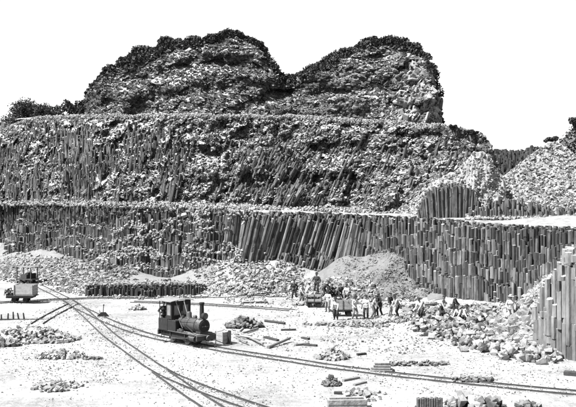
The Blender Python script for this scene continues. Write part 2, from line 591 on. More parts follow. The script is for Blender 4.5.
# short dark ledge of column stumps below the left face
s = np.arange(-19.0, -8.0, .15)
n = len(s) * 2
px_, py_ = np.repeat(s, 2) + rng.uniform(-.08, .08, n), 79.5 + np.tile([0, .22], len(s)) + rng.uniform(-.15, .15, n)
hh = .85 + rng.uniform(-.35, .25, n) + .15 * fbm(px_ * .6, px_ * 0, 47)
tag(obj_np('ledge_stumps', *prisms(np.stack([px_, py_, px_ * 0 - .3], 1), np.stack([px_ + .03, py_ + .03, hh], 1), rng.uniform(.09, .13, n)), M_COLDARK, bench1), kind='stuff')

# ------------------------------------------------------------------ middle bench
def crag(x, z, size, aspect, seed):
    """offset of jointed blocks: every cell of a jittered grid steps in or out and tilts a little"""
    gx_, gz_ = x / (size * aspect), z / size
    ix, iz = np.floor(gx_).astype(int), np.floor(gz_).astype(int)
    best = np.full(np.shape(x), 1e9)
    out = np.zeros(np.shape(x))
    for a in (-1, 0, 1):
        for b in (-1, 0, 1):
            i, j = (ix + a + seed * 13) & 255, (iz + b + seed * 29) & 255
            fx, fz = ix + a + _tab[i, j], iz + b + _tab[j, (i + 71) & 255]
            d = np.hypot(gx_ - fx, gz_ - fz)
            r1, r2, r3 = _tab[(i + 5) & 255, (j + 91) & 255], _tab[(i + 37) & 255, (j + 11) & 255], _tab[(i + 61) & 255, (j + 3) & 255]
            val = (r1 * 2 - 1) + (r2 - .5) * 1.6 * (gx_ - fx) + (r3 - .2) * 1.6 * (fz - gz_)
            m = d < best
            best = np.where(m, d, best)
            out = np.where(m, val, out)
    return out * size

def db2(u): return np.interp(u, [-90, 0, 70, 100, 200, 300, 400, 470, 500], [150, 129, 110, 103.5, 95, 95.5, 89, 84, 84])
def dt2(u): return db2(u) + np.interp(u, [-90, 100, 300, 420, 500], [12, 9.5, 9, 8.5, 7])
def yt2(u): return np.interp(u, [-90, 0, 12, 25, 40, 100, 200, 300, 350, 400, 440, 460, 472, 482, 489, 494, 498], [132, 131, 126, 121, 118, 116, 115.5, 117, 120, 123, 126, 128, 132, 137, 145, 156, 172])

def disp2(u, v, x, z):
    b = 1.5 * fbm(x * .10, z * .10, 51, 3) + 1.9 * fbm(x * .4, z * .55, 52, 3) + .6 * (1 - 2 * np.abs(fbm(x * .8 + z * .3, z * .9 - x * .3, 53, 4)))
    b += .40 * crag(x - .3 * z, z, 1.3, .8, 7) + .35 * crag(x - .2 * z, z, .6, .8, 9)
    # ledges: steps in height
    b += 1.0 * (vn(z * .45 + .5 * fbm(x * .15, z * .1, 54), x * .05, 55) - .5) * 2
    for cu, cv, ru, rv, a in ((362, .22, 12, .22, 2.0), (352, .38, 8, .15, 1.2), (250, .75, 30, .1, .7), (140, .35, 22, .12, .9), (420, .62, 22, .2, 1.3), (318, .55, 16, .12, .9)):
        b -= a * np.exp(-((u - cu) / ru) ** 2 - ((v - cv) / rv) ** 2)
    return b

def surf2(u, v):
    u, v = np.asarray(u, float), np.asarray(v, float)
    zb = ztop1(u) + .2
    a, t = db2(u), dt2(u)
    yt = yt2(u) + 1.6 * fbm(u * .08, u * 0, 57, 3)
    zt = HCAM + (HY - yt) / FPX * t
    vv = np.clip(v, 0, 1)
    bow = .5 * vv + .5 * vv * vv * (3 - 2 * vv)
    d = a + (t - a) * bow
    z = zb + (zt - zb) * vv
    x = (u - CX) / FPX * d
    b = disp2(u, vv, x, z) * sstep(0, .06, vv) * (1 - .75 * sstep(.9, 1, vv))
    turn = 26 * sstep(490, 503, u) ** 1.5
    y = d - b + turn
    x = (u - CX) / FPX * y
    z = HCAM + (z - HCAM) / d * y
    back = np.clip(v - 1, 0, 1)
    y = y + back * 40
    z = z + back * 1.5 + sstep(0, .1, back) * .3 * fbm(x * .4, y * .4, 58)
    return np.stack([x * (1 + (y - d) * 0 / 90), y, z], -1)

uu = np.arange(-90, 504, 1.0)
vvv = np.concatenate([np.linspace(-.02, 1, 110), [1.02, 1.06, 1.12, 1.2, 1.35, 1.6, 2]])
U2, V2 = np.meshgrid(uu, vvv, indexing='ij')
bench2 = obj_np('middle_quarry_bench', *sheet(surf2(U2, V2)), M_SHEET)
tag(bench2, 'middle quarry bench, a rough sloping face of broken and leaning basalt', kind='structure')

def normals_of(fn, u, v, eu=.8, ev=.02):
    a = fn(u + eu, v) - fn(u - eu, v)
    b = fn(u, np.minimum(v + ev, .999)) - fn(u, v - ev)
    n = np.cross(a, b)
    n /= np.linalg.norm(n, axis=-1, keepdims=True) + 1e-9
    n[n[:, 1] > 0] *= -1
    return n

def middle_columns(N):
    u = rng.uniform(-60, 496, N)
    v = rng.uniform(0.0, .90, N)
    # keep where columns show: left part, and the leaning block
    pl = sstep(210, 150, u) * sstep(.92, .7, v) * .8 * sstep(-.35, .25, fbm(u * .04, v * 3.5, 64, 3))
    pm = np.exp(-((u - 282) / 42) ** 2) * sstep(.62, .40, v + .0022 * (u - 282))
    pr = .14 * sstep(200, 240, u) * sstep(.85, .6, v)
    k = rng.random(N) < np.maximum(np.maximum(pl, pm), pr) * (.6 + .6 * fbm(u * .06, v * 4, 61))
    u, v = u[k], v[k]
    P = surf2(u, v)
    n = normals_of(surf2, u, v)
    lean = np.interp(u, [-60, 60, 160, 215, 245, 300, 330, 500], [.02, -.06, .06, .3, .38, .55, .5, .25]) + rng.normal(0, .07, len(u))
    A = np.stack([lean, rng.normal(.22, .08, len(u)), np.ones(len(u))], 1)
    A /= np.linalg.norm(A, axis=1, keepdims=True)
    L = rng.uniform(.7, 2.3, len(u))[:, None]
    off = n * rng.uniform(-.22, .16, (len(u), 1))
    return prisms(P - A * L * .6 + off, P + A * L * .5 + off, rng.uniform(.09, .15, len(u)), irr=.2)
tag(obj_np('column_mass', *middle_columns(22000), M_COL, bench2), kind='stuff')

def face_blocks(fn, N, ulo, uhi, size, axis, vlo=0., vhi=.98, dens=None, out=.22, aspect=(1., .8, 1.6), spread=.5, temps=None):
    u, v = rng.uniform(ulo, uhi, N), rng.uniform(vlo, vhi, N)
    if dens is not None:
        k = rng.random(N) < dens(u, v)
        u, v = u[k], v[k]
    P = fn(u, v)
    n = normals_of(fn, u, v)
    sz = size * np.minimum(rng.lognormal(0, .4, len(u)), 2.1)[:, None] * np.array([aspect]) * rng.uniform(.75, 1.3, (len(u), 3))
    A = axis(u, v) + rng.normal(0, spread, (len(u), 3))
    P = P + n * (rng.uniform(-.5, 1., (len(u), 1)) * out)
    return chunks(P, axis_rot(A), sz, temps or CHIPS)

def ax2(u, v):
    l = np.interp(u, [-60, 150, 250, 330, 420, 500], [0., .2, .5, .9, .9, .3])
    return np.stack([l, l * 0 - .2, 1 - .5 * l], 1)
tag(obj_np('face_rubble', *face_blocks(surf2, 20000, -60, 499, .19, ax2, vhi=.95, out=.12, dens=lambda u, v: np.clip(.35 + .65 * sstep(140, 220, u) + .3 * fbm(u * .05, v * 3, 63), .1, 1)), M_FACE, bench2), kind='stuff')
tag(obj_np('ledge_rubble', *face_blocks(surf2, 16000, -60, 480, .17, ax2, out=.14, dens=lambda u, v: np.clip(sstep(-.15, .4, fbm(u * .035, v * 5 + u * .012, 66)) + .9 * sstep(.10, .0, v) + 1.5 * sstep(.945, .985, v) * sstep(460, 430, u), 0, 1), spread=1.0), M_STONE, bench2), kind='stuff')

tag(obj_np('shoulder_rubble', *face_blocks(surf2, 2200, 436, 500, .24, ax2, vlo=.8, vhi=.999, out=.16, spread=.8), M_FACE, bench2), kind='stuff')
def rim_rubble(N):
    u = rng.uniform(-40, 452, N)
    P = surf2(u, np.where(rng.random(N) < .5, rng.uniform(.975, 1.0, N), rng.uniform(1.0, 1.02, N)))
    P[:, 2] += rng.uniform(-.1, .18, N)
    P[:, 1] -= .15
    return chunks(P, rand_rot(N, .3), rng.uniform(.12, .3, (N, 3)))
tag(obj_np('rim_rubble', *rim_rubble(3600), M_STONE, bench2), kind='stuff')
def toe_rubble(N):
    u = rng.uniform(-40, 470, N)
    t = rng.random(N) ** 1.3
    P = surf2(u, 0 * u)
    P[:, 1] -= t * 5 * np.interp(u, [0, 250, 400], [1, .9, .5])
    P[:, 2] = ztop1(u) + .15 + .55 * (1 - t) + rng.uniform(-.1, .2, N)
    return chunks(P, rand_rot(N, .3), rng.uniform(.12, .34, (N, 3)))
tag(obj_np('toe_rubble', *toe_rubble(3600), M_STONE, bench2), kind='stuff')

# pale spoil at the right end of the middle bench
def surf_spoil(u, v):
    u, v = np.asarray(u, float), np.asarray(v, float)
    yt = np.interp(u, [398, 410, 425, 440, 455, 465, 474, 484, 492, 499, 506], [212, 200, 186, 178, 172, 160, 151, 152, 160, 172, 186]) + 4 * fbm(u * .12, v * 0, 71)
    yb = np.interp(u, [398, 430, 480, 506], [215.5, 217, 219, 220])
    d = db2(u) - 3.6 + 3.2 * v + 1.2 * fbm(u * .09, v * 2, 72) + .25 * fbm(u * .35, v * 7, 73)
    yy = yb + (yt - yb) * np.clip(v, 0, 1)
    back = np.clip(v - 1, 0, 1)
    d2 = d + back * 8
    return np.stack([(u - CX) / FPX * d, d2, HCAM + (HY - yy) / FPX * d - back * 4], -1)
us, vv_ = np.meshgrid(np.arange(398, 506.5, .8), np.concatenate([np.linspace(-.05, 1, 40), [1.1, 1.4]]), indexing='ij')
spoil = obj_np('pale_spoil_bank', *sheet(surf_spoil(us, vv_)), M_PALE, smooth=True)
tag(spoil, 'pale bank of loose spoil at the right end of the middle bench', kind='structure')
tag(obj_np('spoil_rubble', *face_blocks(surf_spoil, 1500, 402, 503, .12, lambda u, v: np.zeros((len(u), 3)), spread=1.0, out=.1), M_STONE, spoil), kind='stuff')

# the dark arched window of columns below that bank, and the pale row right of it
def column_patch(name, ulo, uhi, ytop, ybase, d, rad, m, parent, rows=3, pitch=None, jit=3.0, lean=0.0):
    pitch = pitch or rad * 1.75
    us = np.arange(ulo, uhi, pitch / d * FPX)
    objs = []
    for r_ in range(rows):
        for u in us:
            uu_ = u + (r_ % 2) * pitch * .5 / d * FPX + rng.uniform(-.4, .4)
            dd = d + r_ * pitch * .9 + rng.uniform(-.12, .12)
            yt = ytop(uu_) + rng.uniform(-jit, jit) - 2.0 * (r_ - rows + 1) * .6
            zt = HCAM + (HY - yt) / FPX * dd
            zb = HCAM + (HY - ybase(uu_)) / FPX * dd - .8
            if zt < zb + 1.0:
                continue
            x = (uu_ - CX) / FPX * dd
            h = zt - zb
            cuts = [0] + sorted(rng.uniform(.15, .9, rng.integers(0, 3)).tolist()) + [1]
            lw = lean * (uu_ - .5 * (ulo + uhi)) / (uhi - ulo) * 2 + rng.normal(0, .02)
            a = np.array([[x + rng.normal(0, .015) + lw * (c - .5) * h, dd + .04 * c * h, zb + c * h] for c in cuts[:-1]])
            b = np.array([[x + rng.normal(0, .015) + lw * (c - .5) * h, dd + .04 * c * h, zb + c * h] for c in cuts[1:]])
            objs.append(obj_np(name, *prisms(a, b, np.full(len(a), rad) * rng.uniform(.9, 1.12, len(a))), m, parent))
    return objs
column_patch('basalt_column', 419, 481, lambda u: np.interp(u, [417, 423, 431, 445, 460, 470, 476, 483], [210, 199, 189, 185, 184.5, 188, 197, 208]), lambda u: np.interp(u, [420, 476], [213, 208]), 79.5, .105, M_COL, bench2, rows=3, jit=2.6, lean=.09)
column_patch('basalt_column', 470, 580, lambda u: np.interp(u, [468, 480, 500, 520, 545, 580], [214, 210, 201, 203, 209, 211]), lambda u: 219 + 0 * u, 78.0, .125, M_COL, bench2, rows=3, jit=6)
tag(obj_np('stump_rubble', *chunks(np.stack([rng.uniform(466, 580, 900), rng.uniform(-1.2, 1.2, 900), rng.random(900)], 1) @ np.diag([1, 1, 1]) * 0 + np.array([W(a_, 219 - 20 * b_ ** 1.5 * np.interp(a_, [466, 500, 580], [.2, 1, .8]), 77.6 + 1.6 * b_) for a_, b_ in zip(rng.uniform(466, 580, 900), rng.random(900))]), rand_rot(900), rng.uniform(.12, .34, (900, 3))), M_STONE, bench2), kind='stuff')

# ------------------------------------------------------------------ upper hills
_top3 = np.array([(-60, 122), (0, 120), (40, 116), (70, 113), (79, 108), (85, 98), (92, 85), (98, 81), (104, 71), (114, 67), (119, 59), (131, 57), (139, 51), (158, 49), (163, 42), (173, 40), (181, 43), (200, 42), (214, 39), (222, 35), (237, 34),
                  (244, 38), (253, 42), (262, 46), (266, 53), (269, 63), (273, 70), (281, 76), (292, 78), (310, 71), (325, 63), (345, 53), (360, 45), (375, 41), (390, 41), (405, 45), (420, 51), (429, 59),
                  (434, 75), (437, 91), (440, 106), (443, 120), (446, 128)])
def db3(u): return dt2(u) + np.interp(u, [-60, 80, 100, 300, 400, 446], [6, 5, 4.0, 3.5, 3.5, 4])
def surf3(u, v):
    u, v = np.asarray(u, float), np.asarray(v, float)
    vv = np.clip(v, 0, 1)
    a = db3(u)
    yt = np.interp(u, _top3[:, 0], _top3[:, 1]) + 1.3 * fbm(u * .14, u * 0, 81, 4)
    yb = yt2(u) + 4.0
    hpx = np.maximum(yb - yt, 1)
    t = a + hpx / FPX * a * .75
    d = a + (t - a) * vv ** 1.15
    y = yb + (yt - yb) * vv
    x = (u - CX) / FPX * d
    z = HCAM + (HY - y) / FPX * d
    # the hills bulge towards the camera in the middle and turn away at their flanks
    flank = 3.5 * np.exp(-((u - 282) / 12) ** 2) * sstep(.2, .8, vv) + 12 * sstep(425, 446, u) ** 2 + 8 * sstep(105, 78, u) ** 2
    b = 1.7 * fbm(x * .12, z * .12, 82, 3) + 1.5 * fbm(x * .35, z * .5, 83, 5)
    b += .9 * (vn(z * .55 + fbm(x * .12, z * .12, 86), x * .06, 85) * 2 - 1)
    rg_ = 1 - np.abs(fbm(x * .7 + z * .3, z * 1.1 - x * .2, 87, 4)) * 2
    b += .25 * rg_ + .38 * crag(x + .4 * z, z - .15 * x, 1.7, 1.7, 3) + .36 * crag(x, z, .7, 1.8, 5)
    gro = 1.0 * np.exp(-((u - 205 + 25 * (vv - .5)) / 4) ** 2) + 1.3 * np.exp(-((u - 300 + 10 * vv) / 6) ** 2)
    yy = d - (b - gro) * sstep(0, .08, vv) * (1 - .6 * sstep(.9, 1, vv)) + flank
    x = (u - CX) / FPX * yy
    z = HCAM + (HY - y) / FPX * yy
    back = np.clip(v - 1, 0, 1)
    yy = yy + back * 30
    z = z + 1.4 * back - 14 * sstep(.25, 1, back) * (hpx / 80)
    return np.stack([x, yy, z], -1)
uu = np.arange(-60, 447, .9)
vvv = np.concatenate([np.linspace(-.06, 1, 110), [1.02, 1.05, 1.1, 1.2, 1.4, 1.7, 2]])
U3, V3 = np.meshgrid(uu, vvv, indexing='ij')
hill = obj_np('rocky_hill', *sheet(surf3(U3, V3)), M_SHEET)
tag(hill, 'uncut upper hill of weathered basalt with two rounded tops', kind='structure')
def ax3(u, v):
    return np.stack([np.where(u < 280, .75, .95), 0 * u - .1, np.where(u < 280, -.35, -.1) + .5 * fbm(u * .05, v * 3, 88)], 1)
tag(obj_np('face_rubble', *face_blocks(surf3, 15000, 76, 444, .21, ax3, vlo=.05, out=.10, aspect=(.7, .9, 1.6), spread=.35, dens=lambda u, v: np.clip((np.interp(u, _top3[:, 0], -_top3[:, 1]) + 125) / 70, .05, 1)), M_UPPER, hill), kind='stuff')
tag(obj_np('pale_slabs', *face_blocks(surf3, 420, 394, 439, .42, lambda u, v: np.stack([u * 0 + .3, u * 0 - .5, u * 0 + .6], 1), vlo=.08, vhi=.85, out=.04, aspect=(1.3, .35, 1.5), spread=.35), M_UPPERPALE, hill), kind='stuff')
tag(obj_np('pale_rubble', *face_blocks(surf3, 2600, 90, 440, .22, ax3, vlo=.06, out=.16, spread=.9, vhi=.93, dens=lambda u, v: sstep(.05, .5, fbm(u * .04, v * 4, 89))), M_UPPERPALE, hill), kind='stuff')

# ------------------------------------------------------------------ vegetation
def leaves(P, size):
    N = len(P)
    M = rand_rot(N)
    q = np.array([[-.5, -.28, 0], [.5, -.28, 0], [.62, .28, .12], [-.4, .3, .1]])
    V = np.einsum('nij,nkj->nki', M, q[None] * size[:, None, None]) + P[:, None]
    return V.reshape(-1, 3), [np.arange(N * 4).reshape(N, 4)]

def scrub_band(name, ulo, uhi, thick, parent, n_clumps, lift):
    u = rng.uniform(ulo, uhi, n_clumps)
    depth = rng.uniform(0, 1, n_clumps)
    v = 1.0 - np.interp(u, thick[0], thick[1]) * depth ** 1.6 + 0.0
    base = surf3(u, np.clip(v, .3, 1.0))
    on_top = rng.random(n_clumps) < .4
    base[on_top] = surf3(u[on_top], 1 + rng.uniform(0, .16, on_top.sum()))
    rad = rng.uniform(.22, .62, n_clumps) * (.5 + 1.1 * vn(u * .16, u * 0, 92) ** 1.5)
    P, Sz = [], []
    for k in range(n_clumps):
        m = int(60 * rad[k] + 18)
        o = rng.normal(size=(m, 3))
        o /= np.linalg.norm(o, axis=1, keepdims=True)
        o *= rad[k] * rng.uniform(.35, 1, (m, 1)) ** .5
        o[:, 2] *= .8
        P.append(base[k] + o + np.array([0, -.1, lift * rad[k]]))
        Sz.append(rng.uniform(.16, .34, m))
    return tag(obj_np(name, *leaves(np.concatenate(P), np.concatenate(Sz)), M_LEAF, parent), kind='stuff')
scrub_band('scrub', 78, 278, ([78, 95, 110, 160, 200, 225, 250, 278], [.9, .5, .28, .13, .06, .04, .02, .05]), hill, 900, .5)
scrub_band('scrub', 278, 438, ([278, 300, 340, 380, 420, 432, 438], [.25, .14, .07, .05, .06, .12, .2]), hill, 620, .4)

def bush(name, label, px, pyb, d, wid, hei, n, shape=1.0, group=None, trunk_h=.35):
    rs_ = np.random.default_rng(int(px * 10))
    b = W(px, pyb, d)
    root = empty(name, b)
    tag(root, label, 'tree' if 'tree' in name else 'shrub', group)
    P, Sz = [], []
    nc = max(8, n // 60)
    for k in range(nc):
        c = np.array([rng.uniform(-.5, .5) * wid, rng.uniform(-.4, .4) * wid * .8, rng.uniform(.12, .82) * hei])
        c[0] *= math.sqrt(max(.12, 1 - (c[2] / hei) ** 2 * shape))
        r = rng.uniform(.12, .26) * min(wid, hei * 1.6)
        o = rng.normal(size=(60, 3))
        o /= np.linalg.norm(o, axis=1, keepdims=True)
        o *= r * rng.uniform(.3, 1, (60, 1)) ** .5
        o[:, 2] *= .75
        P.append(c + o)
        Sz.append(rng.uniform(.16, .36, 60))
    P = np.concatenate(P)
    P[:, 2] = np.abs(P[:, 2])
    obj_np('crown', *leaves(P, np.concatenate(Sz)), M_LEAF, root)
    k = max(3, int(wid / 1.5))
    a = np.stack([rng.uniform(-.15, .15, k) * wid, rng.uniform(-.1, .1, k) * wid, np.full(k, -.6)], 1)
    e = a + np.stack([rng.uniform(-.25, .25, k) * wid, rng.uniform(-.2, .2, k) * wid, np.full(k, .6 + hei * .7)], 1)
    obj_np('trunk', *prisms(a, e, np.full(k, .05 + .015 * hei)), M_BARK, root)
    return root
bush('shrub', 'largest dark bush on the left skyline, with a rounded ragged crown', 29, 127, 150, 6.6, 4.9, 4600)
bush('shrub', 'low dark bush right of the large rounded bush on the left skyline', 46, 119, 140, 3.4, 2.4, 1200)
bush('shrub', 'low flat bush at the foot of the left hill, on the skyline', 61, 118, 125, 3.0, 1.9, 800)
bush('shrub', 'dark bush touching the left flank of the upper hill', 74, 117, 122, 3.2, 2.6, 1000)
bush('shrub', 'dark shrub on the right shoulder of the middle bench, nearer the hill', 455, 130, 92.5, 1.7, .55, 300)
bush('shrub', 'dark shrub at the very right end of the middle bench rim', 472, 135, 91.5, 1.3, .5, 240)
bush('shrub', 'small bush at the far left edge of the skyline, beside the largest bush', 12, 129, 152, 3.6, 2.2, 900)

# ------------------------------------------------------------------ right: spoil cone, far dark hillside, wooded slope at the edge
def surf_cone(u, v):
    u, v = np.asarray(u, float), np.asarray(v, float)
    yt = np.interp(u, [456, 470, 490, 510, 530, 542, 548, 556, 562, 572, 590, 640], [216, 205, 186, 171, 155, 147, 142, 141, 144, 152, 166, 200]) + .9 * fbm(u * .2, u * 0, 101)
    yb = 220 + 0 * u
    vv = np.clip(v, 0, 1)
    d = 80 + 12 * vv * np.interp(u, [456, 553, 640], [.3, 1, .3]) + .6 * fbm(u * .06, v * 3, 102) + .3 * fbm(u * .25, v * 8, 103)
    y = yb + (yt - yb) * vv
    back = np.clip(v - 1, 0, 1)
    z = HCAM + (HY - y) / FPX * d - back * 8
    return np.stack([(u - CX) / FPX * d, d + back * 12, z], -1)
us, vv_ = np.meshgrid(np.arange(456, 641, 1.2), np.concatenate([np.linspace(-.05, 1, 50), [1.08, 1.3, 2]]), indexing='ij')
cone = obj_np('spoil_heap', *sheet(surf_cone(us, vv_)), M_PALE, smooth=True)
tag(cone, 'big pale cone of tipped spoil above the right end of the columns', kind='structure')
tag(obj_np('heap_rubble', *face_blocks(surf_cone, 5000, 458, 620, .16, lambda u, v: np.stack([u * 0 + .6, u * 0, u * 0 - .3], 1), spread=.8, out=.12), M_STONE, cone), kind='stuff')
tag(obj_np('dark_rubble', *face_blocks(surf_cone, 1300, 458, 600, .2, lambda u, v: np.stack([u * 0 + .8, u * 0, u * 0 + .2], 1), spread=.6, out=.1, dens=lambda u, v: sstep(-.1, .4, fbm(u * .06, v * 4, 104))), M_STONEDK, cone), kind='stuff')

def surf_far(u, v):
    u, v = np.asarray(u, float), np.asarray(v, float)
    d = 125 + 14 * v + 1.2 * fbm(u * .1, v * 3, 111)
    yt = np.interp(u, [470, 500, 520, 530, 545, 640], [152, 152.5, 152, 149, 152, 160])
    y = 200 + (yt - 200) * np.clip(v, 0, 1)
    back = np.clip(v - 1, 0, 1)
    return np.stack([(u - CX) / FPX * d, d + back * 40, HCAM + (HY - y) / FPX * d - 8 * back], -1)
us, vv_ = np.meshgrid(np.arange(455, 641, 2.0), np.concatenate([np.linspace(-.3, 1, 24), [1.2, 2]]), indexing='ij')
farh = obj_np('far_quarry_face', *sheet(surf_far(us, vv_)), M_COLDARK)
tag(farh, 'far dark rock face in the notch left of the spoil cone', kind='structure')
u_ = rng.uniform(474, 560, 900)
v_ = rng.uniform(.2, .98, 900)
P_ = surf_far(u_, v_)
L_ = rng.uniform(.8, 2.2, (900, 1))
tag(obj_np('column_mass', *prisms(P_ + np.array([[0, -.2, -1]]) * L_ * [[.2, 1, .5]], P_ + np.array([[.05, -.05, .5]]) * L_, rng.uniform(.2, .32, 900)), M_COLDARK, farh), kind='stuff')
bush('shrub', 'small dark bush on the far rock face rim, left of the spoil cone', 530, 153, 139, 3.4, 1.1, 500)
bush('shrub', 'small dark bush on the very top of the pale spoil cone', 551, 143, 92.3, 1.5, .75, 420)

def surf_edge(u, v):
    u, v = np.asarray(u, float), np.asarray(v, float)
    yt = np.interp(u, [552, 561, 568, 576, 590, 640, 740], [152, 141, 134, 124, 112, 95, 90])
    d = 112 + 10 * v + 1.0 * fbm(u * .1, v * 3, 121)
    y = 190 + (yt - 190) * np.clip(v, 0, 1)
    back = np.clip(v - 1, 0, 1)
    return np.stack([(u - CX) / FPX * (d + 30 * back), d + 30 * back, HCAM + (HY - y) / FPX * d - 12 * back], -1)
us, vv_ = np.meshgrid(np.arange(552, 741, 1.5), np.concatenate([np.linspace(-1.6, 1, 40), [1.2, 2]]), indexing='ij')
edge = obj_np('wooded_hillside', *sheet(surf_edge(us, vv_)), M_COLDARK)
tag(edge, 'dark overgrown hillside rising at the right edge', kind='structure')
u_, v_ = rng.uniform(555, 735, 16000), rng.uniform(-.2, 1.0, 16000)
tag(obj_np('undergrowth', *leaves(surf_edge(u_, v_) + rng.normal(0, .25, (16000, 3)), rng.uniform(.2, .45, 16000)), M_LEAF, edge), kind='stuff')
bush('tree', 'small dark tree leaning over the spoil cone at the right edge', 576.5, 126, 121, 2.6, 1.5, 700)

# ------------------------------------------------------------------ near stack of columns at the right edge
stack = empty('column_outcrop', (17.5, 52, 0))
tag(stack, 'near outcrop of tall pale basalt columns at the right edge of the quarry floor', 'rock outcrop')
def outcrop():
    pitch = .37
    for r_ in range(15):
        for k in range(26):
            x = 13.6 + k * pitch + (r_ % 2) * pitch * .5 + rng.uniform(-.05, .05)
            y = 47.0 + r_ * pitch * .88 + rng.uniform(-.06, .06)
            px = x / y * FPX + CX
            yfront = np.interp(px, [525, 540, 556, 566, 576, 640], [53.2, 50.2, 48.6, 47.6, 46.8, 46.4])
            if y < yfront or px < 524 or px > 618:
                continue
            depth = y - yfront
            top_py = np.interp(px, [524, 531, 538, 546, 556, 563, 570, 576, 640], [322, 312, 299, 284, 273, 263, 252, 250, 246])
            z = HCAM + (HY - top_py) / FPX * (y)
            z = z - 1.5 * max(0, 1.6 - depth) * rng.uniform(.2, 1.3) * (rng.random() < .75) + rng.uniform(-.25, .2)
            if depth > 2.6 and px > 556:
                z += .15
            g = float(gz(x, y))
            if z < g + .5 or depth > 4.2:
                continue
            cuts = np.sort(np.concatenate([[0, 1], rng.uniform(.08, .96, rng.integers(2, 6))]))
            h = z + .4
            j = rng.normal(0, .032, (len(cuts), 2))
            a = np.array([[x + j[i, 0], y + .02 * cuts[i] * h + j[i, 1], -.4 + cuts[i] * h] for i in range(len(cuts) - 1)])
            b = np.array([[x + j[i, 0], y + .02 * cuts[i + 1] * h + j[i, 1], -.4 + cuts[i + 1] * h] for i in range(len(cuts) - 1)])
            o = obj_np('basalt_column', *prisms(a, b, np.full(len(a), .205) * rng.uniform(.93, 1.08, len(a)), irr=.14), M_COLPALE, None)
            for vtx in o.data.vertices:
                vtx.co -= Vector(stack.location)
            o.parent = stack
outcrop()

# ------------------------------------------------------------------ tracks
GAUGE = .85
def spline(pts, step=.5):
    p = np.array(pts, float)
    t = np.concatenate([[0], np.cumsum(np.hypot(*np.diff(p, axis=0).T))])
    n = max(4, int(t[-1] / step))
    q = np.linspace(0, t[-1], n)
    x, y = np.interp(q, t, p[:, 0]), np.interp(q, t, p[:, 1])
    k = max(3, int(3.0 / step) | 1)
    ker = np.ones(k) / k
    def sm(a):
        e = k // 2
        lead = a[0] + (np.arange(-e, 0)) * (a[1] - a[0])
        tail = a[-1] + (np.arange(1, e + 1)) * (a[-1] - a[-2])
        return np.convolve(np.concatenate([lead, a, tail]), ker, 'valid')
    x, y = sm(sm(x)), sm(sm(y))
    return x, y

SLEEPER_ME = None
def track(label, pix, sleepers=True, lift=.0):
    x, y = spline([G(a, b) for a, b in pix])
    tx, ty = np.gradient(x), np.gradient(y)
    L = np.hypot(tx, ty)
    nx_, ny_ = -ty / L, tx / L
    root = empty('railway_track', (0, 0, 0))
    tag(root, label, 'railway track', 'narrow quarry railway tracks')
    z0 = gz(x, y) + .015 + lift
    prof = np.array([(-.05, 0), (-.04, .012), (-.012, .02), (-.012, .045), (-.022, .05), (-.022, .07), (.022, .07), (.022, .05), (.012, .045), (.012, .02), (.04, .012), (.04, 0)])
    for sd in (-1, 1):
        cx, cy = x + nx_ * sd * GAUGE / 2, y + ny_ * sd * GAUGE / 2
        P = np.stack([cx[:, None] + nx_[:, None] * prof[:, 0], cy[:, None] + ny_[:, None] * prof[:, 0], z0[:, None] + prof[:, 1][None] + 0 * cx[:, None]], 2)
        P = np.concatenate([P, P[:, :1]], 1)
        obj_np('rail', *sheet(P), M_RAIL, root)
    if sleepers:
        global SLEEPER_ME
        if SLEEPER_ME is None:
            bm = bmesh.new()
            bmesh.ops.create_cube(bm, size=1)
            bmesh.ops.scale(bm, vec=(1.45, .2, .12), verts=bm.verts)
            bmesh.ops.bevel(bm, geom=bm.edges[:], offset=.015, segments=1, affect='EDGES')
            SLEEPER_ME = bpy.data.meshes.new('sleeper')
            bm.to_mesh(SLEEPER_ME)
            bm.free()
            SLEEPER_ME.materials.append(M_SLEEPER)
        for k in range(0, len(x), 2):
            px = x[k] / y[k] * FPX + CX
            if y[k] < 34 or px < -8 or px > 584 or rng.random() < .25:
                continue
            o = bpy.data.objects.new('sleeper', SLEEPER_ME)
            o.location = (x[k], y[k], z0[k] - .062 - rng.uniform(.005, .045))
            o.rotation_euler = (0, rng.normal(0, .012), math.atan2(ny_[k], nx_[k]) + rng.normal(0, .03))
            link(o, root)
    n = int(len(x) * 9)
    k = rng.integers(0, len(x), n)
    o_ = rng.normal(0, .55, n)
    bx, by = x[k] + nx_[k] * o_ + rng.uniform(-.3, .3, n), y[k] + ny_[k] * o_ + rng.uniform(-.3, .3, n)
    P = np.stack([bx, by, gz(bx, by) + .01], 1)
    tag(obj_np('ballast', *chunks(P, rand_rot(n), rng.uniform(.03, .1, (n, 3)), CHIPS), M_STONE, root), kind='stuff')
    return x, y
track('main track curving from the left edge past the wagons down to the bottom middle', [(-14, 261), (0, 269), (20, 278.5), (40, 287), (55, 294), (72, 302.5), (87, 316), (112, 338), (146, 362.5), (172, 378), (200, 388.5), (250, 407), (300, 424)])
track('short branch leaving the main track at the bottom left of the picture', [(160, 372), (176, 383), (196, 397), (214, 409), (240, 428)], sleepers=False, lift=.004)
lx_, ly_ = track('track that carries the locomotive and runs on to the right edge', [(64, 298.5), (80, 309), (105, 321.5), (140, 333.5), (157, 338), (185, 344), (213, 349.5), (330, 367.5), (390, 375), (480, 385), (576, 394), (640, 400)], lift=.003)
track('level track along the foot of the rock face, under the flat wagon', [(-14, 304), (8, 303), (36, 301.5), (60, 299.5), (100, 298), (150, 298.5), (200, 298.2), (250, 298), (285, 297)])
track('middle track passing behind the locomotive towards the workers', [(132, 302.5), (180, 304), (220, 306), (260, 308), (292, 311)], lift=.004)
track('short spur between the main track and the stone heap on the left', [(74, 304), (64, 309), (52, 315.5), (37, 324.5)], lift=.006)

